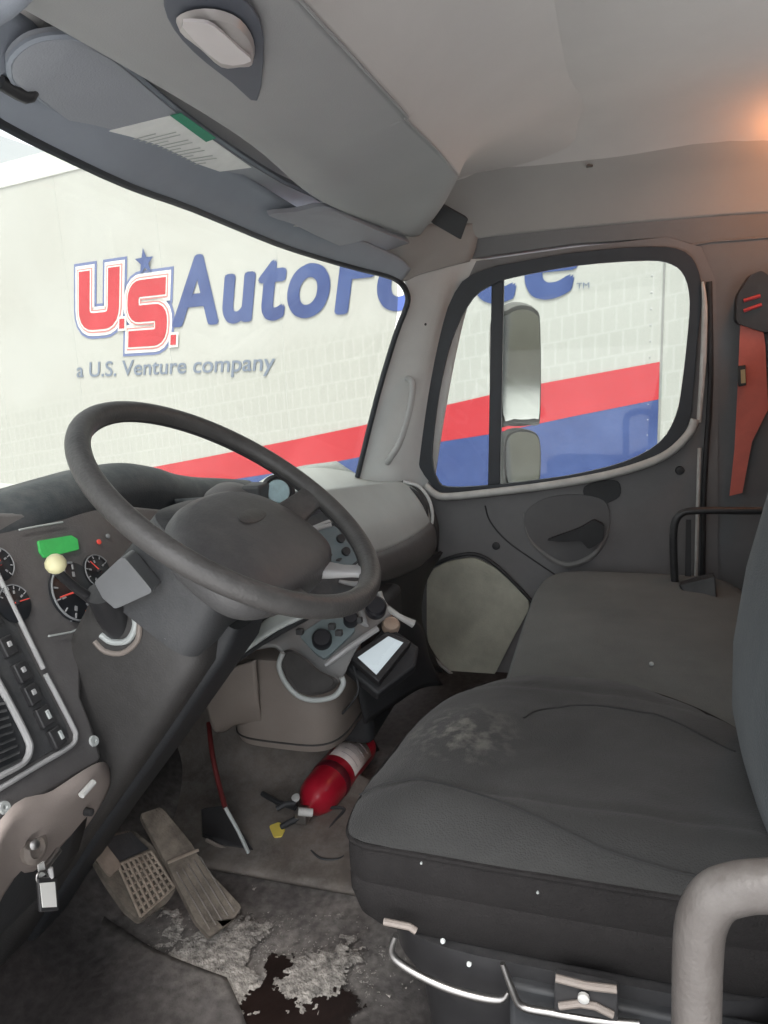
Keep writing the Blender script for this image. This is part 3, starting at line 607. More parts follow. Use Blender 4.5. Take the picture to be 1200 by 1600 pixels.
MB().tube(pts([(640, 762, 'x', 2.07), (655, 775, 'x', 2.06), (665, 795, 'x', 2.05), (668, 818, 'x', 2.04)]), [.003, .009, .009, .003], 10, smoothpath=4, flat=.6).build('side_vent', BLACK, dash, label='dark curved demister vent slot')
MB().tube(pts([(630, 753, 'x', 2.08), (654, 760, 'x', 2.08), (670, 780, 'x', 2.07), (676, 806, 'x', 2.06), (672, 832, 'x', 2.05)]), .005, 8, smoothpath=4).build('dash_edge', PILLAR, dash)
surf('under_dash', [
    [(560, 900, 'x', 1.60), (606, 900, 'x', 1.75), (660, 878, 'x', 1.98), (690, 862, 'x', 2.13)],
    [(575, 935, 'x', 1.62), (612, 935, 'x', 1.78), (655, 925, 'x', 1.99), (660, 920, 'x', 2.12)],
    [(590, 975, 'x', 1.66), (620, 990, 'x', 1.85), (650, 990, 'x', 2.0), (660, 985, 'x', 2.12)],
    [(600, 1010, 'x', 1.8), (630, 1030, 'x', 1.95), (660, 1040, 'x', 2.05), (690, 1050, 'x', 2.12)]], BLACK, dash, 4, .01)
MB().prism([(1.02, .80, .62), (2.12, .80, .60), (2.12, 1.14, .60), (1.02, 1.14, .62)], (0, 0, -.3)).build('dash_body', BLACK, dash)
MB().prism([(1.5, .62, .42), (2.13, .64, .42), (2.13, 1.1, .42), (1.5, 1.1, .42)], (0, 0, .012)).build('dash_underside', BLACK, dash)
# centre stack (seen through the wheel): bezel, radio face
bz = pts([(428, 838, 'x', 1.34), (470, 815, 'x', 1.42), (515, 802, 'x', 1.50), (545, 815, 'x', 1.50), (575, 868, 'x', 1.46), (572, 900, 'x', 1.42), (540, 915, 'x', 1.38), (470, 900, 'x', 1.34)])
sn = Vector((-.62, -.62, .48)).normalized(); sp = Vector((1.42, .60, .62))
def SP(px, py, h=0): return PN(px, py, sp + sn * h, sn)
stack = MB().prism(rpoly([SP(*q) for q in [(420, 835), (515, 795), (552, 806), (590, 880), (572, 925), (470, 945), (400, 900)]], .2, 4), -sn * .05).build('centre_stack', DASH, dash, bevel=.006, label='radio stack angled to the driver')
MB().tube([SP(*q, .010) for q in [(500, 796), (522, 800), (545, 818), (560, 842), (572, 872), (576, 896), (560, 912), (530, 908)]], [.003, .006, .008, .009, .009, .009, .007, .004], 10, smoothpath=4, flat=.7).build('stack_rim', SILV, stack, label='silver curved rim of the radio stack')
MB().tube(rpoly([SP(*q, .003) for q in [(462, 836), (520, 812), (545, 826), (568, 876), (548, 894), (500, 888)]], .25, 4), .0045, 8, closed=True).build('radio_bezel', SILV, stack)
rad = MB().prism(rpoly([SP(*q, .006) for q in [(468, 842), (518, 820), (540, 832), (560, 874), (545, 886), (505, 880)]], .15, 3), -sn * .006).build('radio', mat('radio_face', (.16, .20, .215), .4, .1, 15), stack, bevel=.001)
for q in ((498, 850), (540, 862), (532, 842)):
    MB().lathe(SP(*q, .006), sn, [(.010, 0), (.009, .007), (.002, .008)], 16).build('radio_knob', BLKP, rad)
MB().tube([SP(470, 838, .008), SP(495, 826, .008), SP(517, 820, .008)], .005, 8).build('radio_slot', SILV, rad)
for q, w_ in (((515, 868), 3), ((530, 874), 3)):
    MB().box(SP(*q, .007), (.02, .008, .004)).build('radio_button', DASH, rad, bevel=.001)
# things on the dash top behind the wheel
MB().lathe(P(362, 778, 'x', 1.22), (-.2, -.3, 1), [(.055, -.02), (.05, .0), (.035, .016), (.012, .022), (.001, .023)], 28).build('dash_dome', FASC, dash, label='low rounded bump on the dashboard')
kb = P(434, 768, 'x', 1.28)
kn = MB().lathe(kb, (-.75, -.5, .3), [(.034, -.03), (.034, 0), (.028, .004), (.027, .0), (.001, .0)], 28).build('dash_clock', BLKP, dash, label='round pod with pale blue face')
MB().lathe(kb + Vector((-.003, -.002, .001)), (-.75, -.5, .3), [(.023, 0), (.021, .004), (.001, .006)], 24).build('clock_face', mat('pale_blue_face', (.45, .62, .66), .3, .15, 60), kn)
MB().tube(pts([(460, 750, 'x', 1.36), (480, 765, 'x', 1.36), (488, 782, 'x', 1.35), (476, 795, 'x', 1.34), (440, 795, 'x', 1.32)]), .008, 8, smoothpath=4).build('pod_rim', SILV, dash)
MB().box(P(400, 770, 'x', 1.25), (.05, .04, .035)).build('dash_switch', DASH, dash, bevel=.006)

# ------------------------------------------------------------------ steering column and wheel
wc = Vector((.882, .4875, .811)); wa, wb = .6196, .066
wn = Vector((math.sin(wb) * math.sin(wa), -math.cos(wb) * math.sin(wa), math.cos(wa)))
wu = Vector((0, 1, .7)).cross(wn).normalized(); wv = wn.cross(wu)
if wv.y < 0: wv = -wv
col_ = empty('steering_column', wc - wn * .1, cab, label='dark grey steering column with control stalks')
def rr(cx, cu, cv, hu, hv, n=4, N=36):
    o = []
    for i in range(N):
        t_ = 2 * math.pi * i / N; c, s_ = math.cos(t_), math.sin(t_)
        o.append(cx + cu * math.copysign(abs(c) ** (2 / n), c) * hu + cv * math.copysign(abs(s_) ** (2 / n), s_) * hv)
    return o
MB().loft([rr(wc - wn * d + wu * off, wu, wv, a, b_, n) for d, a, b_, n, off in [(.045, .055, .05, 3, 0), (.06, .075, .075, 4, 0), (.15, .085, .085, 5, 0), (.19, .085, .085, 5, 0)]]).build('column_shroud', DASH, col_)
MB().loft([rr(wc - wn * d + wu * off, wu, wv, a, b_, n) for d, a, b_, n, off in [(.16, .07, .075, 5, .01), (.20, .092, .098, 6, .02), (.30, .092, .095, 6, .02), (.42, .085, .09, 6, .015), (.60, .075, .08, 6, .0), (.80, .07, .075, 6, -.01), (.90, .07, .075, 6, -.01)]]).build('column_cover', COLM, col_, label='long dark column cover reaching the floor')
def CP(px, py, x): return P(px, py, 'x', x)
MB().loft([rr(wc - wn * d + wu * .042 - wv * .004, wu, wv, a * .72, b_ + .006, 9) for d, a, b_ in [(.155, .075, .09), (.20, .098, .098), (.30, .092, .095), (.42, .088, .09), (.60, .080, .08), (.80, .07, .075), (.895, .07, .075)]]).build('column_inner', BLACK, col_, label='black inner side of the column cover')  # separate black loft over the inner side of the column cover
# stalks on the near side
MB().prism(rpoly([CP(*q, .76) for q in [(147, 910), (192, 868), (240, 925), (180, 952), (160, 935)]], .12, 3), (.035, .01, 0)).build('stalk_paddle', mat('paddle_grey', (.17, .175, .18), .45, .1, 15), col_, bevel=.006, label='squarish grey stalk end')
MB().tube([CP(158, 925, .77), CP(172, 955, .79), CP(188, 985, .82)], [.020, .021, .019], 18).build('stalk_grip', BLKP, col_, label='black cylindrical stalk grip')
for pr_, rad_ in (([(205, 950), (212, 975), (200, 1000), (175, 1003), (158, 992)], .0045), ([(218, 968), (215, 1000), (192, 1020), (165, 1018), (148, 1002)], .004)):
    MB().tube([CP(*q, .80) for q in pr_], rad_, 8, smoothpath=4).build('stalk_ring', TAUPE if rad_ < .0042 else LGREY, col_)
MB().tube([CP(90, 893, .72), CP(120, 920, .75), CP(165, 950, .79)], [.006, .006, .009], 10, smoothpath=3).build('knob_stem', BLKP, col_)
kc = CP(87, 881, .71); MB().lathe(kc - Vector((0, 0, .012)), (0, 0, 1), [(.004, 0), (.0095, .003), (.0125, .009), (.0125, .015), (.009, .021), (.004, .024), (.0005, .0245)], 24).build('stalk_knob', CREAM, col_, label='round cream knob on a stalk')
MB().tube([CP(232, 975, .795), CP(262, 997, .795)], .0045, 8).build('column_clip', LGREY, col_)
# sticker on column and small bolt
stc = PN(325, 1050, wc + wu * -.0 + Vector((.06, 0, 0)), Vector((-.3, -1, 0)).normalized())
def CS(px, py): return PN(px, py, Vector((.90, .565, .56)), Vector((-.45, -.8, -.2)).normalized())
MB().prism([CS(*q) for q in [(293, 1082), (305, 1052), (352, 1018), (356, 1028), (338, 1060)]], (.0, .002, .001)).build('column_sticker', mat('tan_label', (.50, .42, .36), .6, .06, 30), col_, smooth=False, label='pale tan paper label')
MB().lathe(CS(284, 1096), (-.45, -.8, -.2), [(.005, 0), (.004, .004), (.001, .005)], 12).build('column_screw', SILV, col_)
# lower bellows around the column and linkage seen right of it
MB().tube(pts([(385, 985, 'x', 1.02), (345, 1035, 'x', 1.02), (300, 1100, 'x', 1.0)]), .006, 8).build('column_bracket', BLACK, col_)
surf('column_tray', [[(360, 1010, 'x', 1.10), (425, 965, 'x', 1.12), (480, 945, 'x', 1.16)], [(358, 1035, 'x', 1.06), (430, 985, 'x', 1.08), (488, 958, 'x', 1.12)]], LGREY, dash, 4, .006)
surf('knee_bolster', [[(.98, .62, .62), (1.2, .60, .60), (1.45, .60, .56)], [(.98, .66, .52), (1.2, .68, .50), (1.42, .66, .46)], [(.99, .76, .44), (1.2, .80, .42), (1.4, .80, .40)]], BLACK, dash, 4, .01)

whl = empty('steering_wheel', wc, cab, label='large black steering wheel with worn leather rim')
N = 96; path = [wc + (wu * math.cos(2 * math.pi * i / N) + wv * math.sin(2 * math.pi * i / N)) * .2145 for i in range(N)]
MB().tube(path, .0150, 20, closed=True).build('rim', LEATH, whl)
MB().tube([wc + (p - wc) * (.2145 - .0128) / .2145 - wn * .0065 for p in path], .0022, 6, closed=True).build('rim_stitching', BLKP, whl)
def W(a, b_, h=0): return wc + wu * a + wv * b_ + wn * h
def padring(sc_, h, cy=-.052, dome=0):
    out = []
    for i in range(60):
        t_ = 2 * math.pi * i / 60; c, s_ = math.cos(t_), math.sin(t_); n = 2.7
        x = math.copysign(abs(c) ** (2 / n), c) * .150 * (1 - .12 * s_); y = math.copysign(abs(s_) ** (2 / n), s_) * .100
        out.append(W(x * sc_, cy + y * sc_, h))
    return out
MB().loft([padring(.86, -.075), padring(.97, -.06), padring(1.0, -.045), padring(.985, -.032), padring(.94, -.022), padring(.85, -.015), padring(.6, -.008), padring(.3, -.004), padring(.05, -.003)]).build('horn_pad', PAD, whl, label='broad smooth grey horn pad')
emb = []
for i in range(40):
    t_ = 2 * math.pi * i / 40; emb.append(W(.036 * math.cos(t_), -.03 + .012 * math.sin(t_), -.0035))
MB().loft([emb, [p + wn * .0012 for p in emb], [W(0, -.03, -.0035) + (p - W(0, -.03, -.0035)) * .85 + wn * .0022 for p in emb]]).build('pad_badge', LEATH, whl)
for s_ in (-1, 1):
    MB().loft([rr(W(s_ * x, y, h), wv, wn, hw, ht, 3, 20) for x, y, h, hw, ht in [(.115, -.035, -.040, .032, .012), (.15, -.038, -.032, .026, .010), (.18, -.040, -.015, .022, .009), (.206, -.042, -.002, .022, .008)]]).build('spoke', LEATH, whl)
    MB().loft([rr(W(s_ * x, y, h), wu, wn, hw, ht, 3, 20) for x, y, h, hw, ht in [(.060, -.135, -.038, .030, .011), (.072, -.160, -.026, .022, .009), (.083, -.182, -.012, .020, .008), (.090, -.198, -.003, .024, .007)]]).build('spoke', SILV if s_ > 0 else LEATH, whl, label='silver edged lower spoke' if s_ > 0 else None)

# ------------------------------------------------------------------ centre bin and controls
binp = empty('centre_console', (1.4, .65, .2), cab, label='taupe centre bin with cup holder and climate panel')
def bring(z, s1, s2, dx=0): return sup(1.43 + dx, .655, z, .165 * s1, .130 * s2, 4.2, 56)
MB().loft([bring(.185, .80, .86), bring(.195, .92, .95), bring(.21, .955, .98), bring(.30, .985, .99), bring(.385, 1.0, 1.0), bring(.398, .985, .985), bring(.402, .94, .95)]).build('bin_body', TAUPE, binp, label='rounded taupe bin')
MB().tube([v + Vector((0, 0, .0)) for v in bring(.2135, .962, .985)], .0022, 6, closed=True).build('bin_groove', COLM, binp)
surf('bin_shoulder', [
    [(320, 1085, 'x', 1.24), (325, 1110, 'x', 1.245), (335, 1140, 'x', 1.26), (352, 1140, 'x', 1.29)],
    [(350, 1050, 'x', 1.235), (355, 1080, 'x', 1.24), (362, 1110, 'x', 1.25), (372, 1130, 'x', 1.28)],
    [(400, 1030, 'x', 1.245), (402, 1060, 'x', 1.245), (405, 1100, 'x', 1.255), (410, 1130, 'x', 1.28)]], TAUPE, binp, 5, .008)
surf('console_top', [
    [(318, 1080, 'x', 1.24), (360, 1030, 'x', 1.24), (420, 1010, 'x', 1.245), (445, 1024, 'x', 1.25), (500, 1080, 'x', 1.262), (535, 1062, 'x', 1.29)],
    [(345, 1035, 'x', 1.27), (385, 1010, 'x', 1.27), (430, 990, 'x', 1.28), (470, 1000, 'x', 1.29), (520, 1020, 'x', 1.31), (560, 1010, 'x', 1.34)],
    [(370, 1015, 'x', 1.31), (410, 990, 'x', 1.32), (455, 970, 'x', 1.33), (500, 960, 'x', 1.35), (550, 960, 'x', 1.38), (600, 968, 'x', 1.42)],
    [(390, 995, 'x', 1.35), (430, 970, 'x', 1.36), (480, 948, 'x', 1.38), (530, 935, 'x', 1.40), (580, 932, 'x', 1.43), (622, 958, 'x', 1.46)]], mat('console_grey', (.27, .27, .265), .55, .08, 6, .25, 350), binp, 5, .008, label='pale grey slanted climate control panel')
kp = P(503, 1000, 'x', 1.300); kn_ = Vector((-.7, -.3, .65)).normalized()
MB().prism(rpoly([PN(a_, b_, kp, kn_) for a_, b_ in [(466, 992), (512, 962), (548, 968), (556, 985), (508, 1030), (492, 1020)]], .2, 3), -kn_ * .012).build('climate_panel', mat('climate_face', (.20, .25, .26), .45, .1, 20), binp, bevel=.002, label='blue grey climate panel face')
MB().tube(pts([(508, 1040, 'x', 1.285), (545, 1012, 'x', 1.31), (590, 982, 'x', 1.36)]), .0065, 8).build('panel_edge', SILV, binp)
MB().tube(pts([(352, 1044, 'x', 1.225), (385, 1020, 'x', 1.235), (430, 992, 'x', 1.26), (480, 964, 'x', 1.30)]), .0065, 8, smoothpath=3).build('panel_gap', BLACK, binp)
MB().box((1.60, .66, .27), (.30, .30, .30)).build('console_core', BLACK, binp, bevel=.02)
# cup holder bowl
def BP(px, py, x): return P(px, py, 'x', x)
cupc = [(443, 1018), (458, 1016), (478, 1028), (500, 1048), (527, 1062), (520, 1078), (490, 1087), (465, 1080), (446, 1055), (440, 1035)]
cr_ = catmull([BP(*q, 1.244) for q in cupc], 4, True); cc = sum(cr_, Vector()) / len(cr_)
MB().loft([cr_, [cc + (p - cc) * .93 + Vector((-.004, 0, 0)) for p in cr_], [cc + (p - cc) * .8 + Vector((.004, 0, 0)) for p in cr_], [cc + (p - cc) * .45 + Vector((.010, 0, 0)) for p in cr_]]).build('cup_holder', COLM, binp, label='dark scooped cup holder')
MB().tube([BP(*q, 1.238) for q in [(442, 1020), (436, 1040), (446, 1066), (466, 1087), (492, 1094), (522, 1088), (536, 1070), (534, 1058)]], .0055, 10, smoothpath=4).build('cup_holder_lip', LGREY, binp, label='light grey lip of the cup holder')
KN = mat('control_knob', (.02, .02, .025), .4)
for (q, r, x) in (((503, 1000), .020, 1.295), ((548, 968), .015, 1.335), ((587, 950), .022, 1.37)):
    MB().lathe(P(*q, 'x', x), (-.7, -.3, .65), [(r, -.01), (r, .012), (r * .8, .017), (r * .1, .018)], 24).build('climate_knob', KN, binp)
for q, x in (((520, 982), 1.31), ((531, 992), 1.30), ((562, 972), 1.335), ((470, 990), 1.28)):
    MB().box(P(*q, 'x', x) + Vector((-.004, 0, .006)), (.012, .014, .012)).build('climate_button', DASH, binp, bevel=.002)
MB().tube(pts([(560, 968, 'x', 1.36), (572, 978, 'x', 1.36), (562, 950, 'x', 1.38)]), .006, 8).build('control_lever', SILV, binp)
MB().tube(pts([(592, 925, 'x', 1.46), (600, 945, 'x', 1.45), (622, 962, 'x', 1.44), (646, 975, 'x', 1.45)]), [.007, .007, .006, .009], 10, smoothpath=4).build('pale_arm', TRIM, binp, label='pale curved rail along the console')
surf('console_side', [
    [(560, 1030, 'x', 1.36), (600, 985, 'x', 1.44), (640, 965, 'x', 1.52), (660, 985, 'x', 1.6)],
    [(560, 1080, 'x', 1.38), (610, 1050, 'x', 1.46), (650, 1020, 'x', 1.54), (670, 1030, 'x', 1.62)],
    [(570, 1130, 'x', 1.42), (615, 1100, 'x', 1.50), (655, 1075, 'x', 1.58), (690, 1070, 'x', 1.66)]], BLACK, binp, 4, .008)
surf('footwell_panel', [[(1.60, .55, .02), (1.60, .62, .2), (1.60, .66, .45)], [(1.8, .75, .02), (1.8, .8, .2), (1.8, .85, .45)], [(2.12, .80, .02), (2.12, .85, .2), (2.12, .88, .45)]], BLACK, cab, 4, .01)

# ------------------------------------------------------------------ pedals
br = empty('brake_pedal', (.95, .76, .05), cab, label='dusty brake pedal with gridded pad')
pn_ = Vector((-.12, -.62, .78)).normalized(); pp = Vector((.93, .79, .12))
def PP(px, py, h=0): return PN(px, py, pp + pn_ * h, pn_)
MB().prism(rpoly([PP(*q) for q in [(136, 1324), (160, 1306), (208, 1296), (240, 1322), (277, 1386), (262, 1410), (220, 1440), (196, 1420), (165, 1375)]], .2, 3), -pn_ * .014).build('pedal_pad', PEDR, br, bevel=.003)
gr = MB()
A, B, C_, D_ = (185, 1352), (236, 1330), (272, 1386), (220, 1432)
for i in range(8):
    t_ = i / 7; a = lerp2(A, D_, t_); b_ = lerp2(B, C_, t_); gr.tube([PP(*a, .003), PP(*b_, .003)], .0026, 6)
    a = lerp2(A, B, t_); b_ = lerp2(D_, C_, t_); gr.tube([PP(*a, .0035), PP(*b_, .0035)], .0026, 6)
gr.build('pedal_grid', mat('pedal_grid', (.30, .25, .20), .8, .3, 40), br)
MB().prism(rpoly([PP(*q, .006) for q in [(140, 1324), (158, 1308), (192, 1352), (172, 1370)]], .2, 3), -pn_ * .01).build('pedal_edge', mat('dusty_edge', (.26, .21, .17), .85, .3, 30), br, bevel=.003)
MB().prism([PP(*q, .004) for q in [(160, 1310), (205, 1300), (232, 1326), (186, 1346)]], -pn_ * .006).build('pad_hollow', BLACK, br)
MB().tube([PP(200, 1340, -.02), Vector((.95, .95, .25)), Vector((.95, 1.05, .45))], .012, 10).build('pedal_arm', BLACK, br)
ac = empty('accelerator_pedal', (1.0, .70, .03), cab, label='long worn accelerator pedal')
an = Vector((-.35, -.5, .8)).normalized(); ap = Vector((1.0, .70, .11))
def AP(px, py, h=0): return PN(px, py, ap + an * h, an)
MB().prism(rpoly([AP(*q) for q in [(218, 1272), (252, 1260), (300, 1318), (318, 1352), (378, 1416), (366, 1436), (328, 1464), (306, 1440), (262, 1352)]], .12, 3), -an * .016).build('pedal_plate', PEDR, ac, bevel=.002)
ag = MB()
for i in range(6):
    a = lerp2((272, 1352), (324, 1448), i / 5 * .0 + 0); 
for i in range(5):
    a = lerp2((276, 1362), (312, 1338), i / 4); b_ = lerp2((328, 1452), (366, 1424), i / 4); ag.tube([AP(*a, .001), AP(*b_, .001)], .0014, 6)
ag.build('pedal_ribs', TUNN, ac)
MB().tube([AP(262, 1348, .002), AP(310, 1328, .002)], .003, 6).build('pedal_hinge', mat('hinge_dust', (.25, .21, .17), .8, .2, 30), ac)
# black wedge bracket with a dark red rod
wd = MB().prism(pts([(322, 1262, 'z', .11), (352, 1258, 'z', .12), (398, 1330, 'z', .02), (372, 1336, 'z', .012), (324, 1308, 'z', .03)]), (.01, .02, -.012)).build('pedal_bracket', BLKP, cab, bevel=.003, label='black triangular bracket beside the accelerator')
MB().tube(pts([(352, 1262, 'z', .125), (372, 1298, 'z', .075), (388, 1332, 'z', .022)]), .004, 6).build('bracket_edge', LGREY, wd)
MB().tube(pts([(322, 1312, 'z', .03), (350, 1326, 'z', .018), (385, 1340, 'z', .012)]), .004, 6).build('bracket_edge', TAUPE, wd)
MB().tube(pts([(326, 1130, 'x', 1.30), (332, 1180, 'x', 1.24), (342, 1225, 'x', 1.20), (352, 1262, 'x', 1.16)]), .0055, 10, smoothpath=4).build('control_rod', mat('dark_red_rod', (.12, .02, .02), .5, .2, 20), cab, label='thin dark red rod below the bin')
# floor mat at the near left
MATM = mat('brown_black_mat', (.038, .034, .033), .75, .2, 6, .5, 160)
surf('floor_mat', [[(.25, y, .016 + .004 * math.sin(7 * y)) for y in (.2, .45, .7, .95)] + [(.25, 1.08, .15), (.25, 1.18, .36)], [(.55, y, .02) for y in (.28, .5, .72, .95)] + [(.55, 1.08, .15), (.55, 1.18, .36)],
                   [(.80, y, .017) for y in (.50, .62, .76, .94)] + [(.82, 1.06, .14), (.82, 1.17, .36)], [(.885, .585, .013), (.90, .70, .014), (.925, .80, .016), (.97, .92, .03), (1.05, 1.04, .13), (1.08, 1.16, .36)]], FLOORM, cab, 5, .008, label='dark brown rubber floor mat')

# ------------------------------------------------------------------ driver seat
ds = empty('driver_seat', (.88, .03, .0), cab, label='charcoal cloth driver seat')
SCX, SCY, SHX, SHY = .945, .05, .25, .265
OUTL = catmull([Vector((x, y, 0)) for x, y in [(.700, .235), (.702, .268), (.722, .290), (.784, .296), (.881, .288), (.991, .271), (1.072, .244), (1.132, .203), (1.168, .155), (1.190, .093), (1.190, .021), (1.172, -.049), (1.11, -.138), (1.03, -.195), (.93, -.228), (.82, -.233), (.74, -.228), (.708, -.20), (.698, -.10), (.697, .05), (.698, .16)]], 5, True)
def cring(s1, s2, z):
    return [Vector((SCX + (p.x - SCX) * s1, SCY + (p.y - SCY) * s2, z)) for p in OUTL]
tilt = lambda k: (lambda x, y: .012 * y * k + .0)
rings = [cring(.80, .86, .318), cring(.90, .93, .322), cring(.965, .975, .345), cring(1.008, 1.0, .380), cring(1.008, 1.0, .396), cring(1.0, .992, .401), cring(1.008, 1.0, .406), cring(1.008, 1.0, .43), cring(.998, .998, .444)]
MB().loft(rings + [cring(.985, .985, .446), cring(.93, .93, .41), cring(.6, .6, .39)]).build('cushion_side', SIDEV, ds, label='smooth charcoal side of the cushion')
def dip(x, y): return .018 * x * x + .012 * max(y, 0) ** 2
def topz(x, y, r):
    z = .499 - .048 * min(r, 1) ** 3.4
    d = math.exp(-((x * 1.0) ** 4 * 3 + ((y + .25) * 1.1) ** 4 * 2.5)); z -= .030 * d * (1 - min(r, 1) ** 3)
    z += .004 * math.sin(x * 5 + y * 3) * (1 - r if r < 1 else 0)
    z += .006 * math.exp(-((x + .74) / .16) ** 2) * math.exp(-(y * .8) ** 4)
    z -= .004 * math.exp(-((abs(x) - .62) / .03) ** 2)
    return z
vs = []; fs = []; NR, NA = 34, len(OUTL)
for i in range(NR + 1):
    s_ = i / NR
    for k in range(NA):
        ox = (OUTL[k].x - SCX) / SHX; oy = (OUTL[k].y - SCY) / SHY; x = ox * s_; y = oy * s_
        vs.append(Vector((SCX + SHX * x, SCY + SHY * y, topz(x, y, s_) + .004 * mnoise.noise(Vector((x * 3, y * 3, 0))) + .0015 * mnoise.noise(Vector((x * 9, y * 9, 3))))))
for i in range(NR):
    for k in range(NA): fs.append((i * NA + k, i * NA + (k + 1) % NA, (i + 1) * NA + (k + 1) % NA, (i + 1) * NA + k))
CTOP = seatmat('seat_cloth_stained', (.050, .050, .0485))
t = CTOP.node_tree; b = t.nodes['Principled BSDF']; rmp = b.inputs['Base Color'].links[0].from_socket
tc = t.nodes.new('ShaderNodeNewGeometry'); vm = t.nodes.new('ShaderNodeVectorMath'); vm.operation = 'DISTANCE'
sp0 = P(710, 1140, 'z', .485); vm.inputs[1].default_value = sp0; t.links.new(tc.outputs['Position'], vm.inputs[0])
mr = t.nodes.new('ShaderNodeMapRange'); mr.inputs['From Min'].default_value = .10; mr.inputs['From Max'].default_value = .01
nz = t.nodes.new('ShaderNodeTexNoise'); nz.inputs['Scale'].default_value = 55; nz.inputs['Detail'].default_value = 8; t.links.new(tc.outputs['Position'], nz.inputs['Vector'])
rp = t.nodes.new('ShaderNodeValToRGB'); rp.color_ramp.elements[0].position = .46; rp.color_ramp.elements[1].position = .68; t.links.new(nz.outputs[0], rp.inputs[0])
ml = t.nodes.new('ShaderNodeMath'); ml.operation = 'MULTIPLY'; t.links.new(vm.outputs['Value'], mr.inputs['Value']); t.links.new(mr.outputs[0], ml.inputs[0]); t.links.new(rp.outputs[0], ml.inputs[1])
mx = t.nodes.new('ShaderNodeMixRGB'); mx.inputs[2].default_value = (.22, .215, .19, 1); t.links.new(ml.outputs[0], mx.inputs[0]); t.links.new(rmp, mx.inputs[1]); t.links.new(mx.outputs[0], b.inputs['Base Color'])
link('cushion_top', vs, fs, CTOP, ds, auto=False, label='worn charcoal cloth seat top with pale smudge')
MB().tube([v for v in cring(.999, .999, .4485)], .0036, 8, closed=True).build('piping', SIDEV, ds)
def seam(px_, name='seam'):
    o_ = []
    for v in catmull([P(a_, b_, 'z', .485) for a_, b_ in px_], 10):
        for _ in range(3):
            x_ = (v.x - SCX) / SHX; y_ = (v.y - SCY) / SHY; z_ = topz(x_, y_, min(max(abs(x_), abs(y_)), 1)) + .004 * mnoise.noise(Vector((x_ * 3, y_ * 3, 0))) + .0015 * mnoise.noise(Vector((x_ * 9, y_ * 9, 3)))
        o_.append(Vector((v.x, v.y, z_ + .0004)))
    MB().tube(o_, .0013, 6).build(name, mat('seam_thread', (.03, .03, .03), .9), ds)
seam([(560, 1222), (650, 1218), (760, 1243), (860, 1278), (960, 1312), (1080, 1338), (1190, 1356)])
seam([(818, 1116), (850, 1098), (920, 1090), (1000, 1100), (1080, 1122), (1150, 1152)])
# backrest
bk = []
for z, cy, hx, hy in [(.46, -.245, .17, .05), (.475, -.25, .205, .085), (.52, -.26, .225, .105), (.60, -.265, .235, .112), (.70, -.275, .235, .112), (.82, -.295, .232, .108), (.95, -.325, .222, .10), (1.06, -.35, .20, .092), (1.12, -.365, .16, .07), (1.14, -.37, .11, .04)]:
    bk.append(sup(.885, cy, z, hx, hy, 3.2, 60))
MB().loft(bk).build('backrest', SEATB, ds, label='blue grey cloth backrest')
MB().tube(pts([(1156, 1122, 'x', 1.12), (1170, 1110, 'x', 1.115), (1190, 1103, 'x', 1.10), (1230, 1100, 'x', 1.08)]), .0035, 8, smoothpath=4).build('backrest_piping', TRIM, ds)
MB().tube(pts([(1166, 1124, 'x', 1.12), (1190, 1130, 'x', 1.10), (1230, 1132, 'x', 1.08)]), .014, 10, smoothpath=4).build('dark_hollow', BLACK, ds)  # black tube stands in for the shade of the hollow below the piping
# seat base and adjusting bars
MB().loft([sup(.95, .03, z, hx, hy, 5, 48) for z, hx, hy in [(.012, .19, .20), (.10, .19, .20), (.20, .20, .21), (.27, .235, .235), (.32, .24, .24)]]).build('seat_base', BLKP, ds, bevel=0, label='black plastic suspension base')
def SB(px, py, x=.685): return P(px, py, 'x', x)
MB().tube([SB(600, 1440), SB(640, 1448), SB(650, 1455)], .004, 8).build('base_rail', TAUPE, ds)
MB().tube([SB(618, 1462), SB(612, 1490), SB(640, 1515), SB(690, 1540), (SB(740, 1556)), SB(782, 1562), SB(794, 1550)], [.0035, .0048, .0048, .0048, .0048, .0045, .002], 10, smoothpath=4).build('adjuster_bar', CHROME, ds, label='curved bright metal adjusting bar')
MB().tube([SB(785, 1505), SB(800, 1545), SB(815, 1572), SB(860, 1582), SB(930, 1594), SB(1000, 1600)], [.003, .004, .0045, .0045, .0045, .0045], 10, smoothpath=4).build('adjuster_bar', CHROME, ds, label='second bright metal adjusting bar')
bk_ = MB().prism([SB(866, 1522, .68), SB(966, 1545, .68), SB(966, 1596, .68), SB(866, 1580, .68)], (.01, 0, 0)).build('adjuster_plate', BLKP, ds, bevel=.002)
MB().tube([SB(868, 1528, .677), SB(915, 1540, .677), SB(964, 1546, .677)], .0042, 8).build('plate_edge', TAUPE, bk_)
MB().lathe(SB(912, 1557, .677), (-1, 0, 0), [(.006, 0), (.006, .004), (.002, .006)], 14).build('plate_bolt', TRIM, bk_)
MB().tube([SB(874, 1572, .677), SB(905, 1568, .677), SB(930, 1572, .677), SB(958, 1586, .677)], .004, 8).build('plate_lever', TAUPE, bk_)
for q in ((692, 1470), (733, 1506)):
    MB().lathe(SB(*q, .622), (-1, 0, .2), [(.0028, 0), (.0022, .002), (.001, .0025)], 10).build('rivet', LGREY, ds)
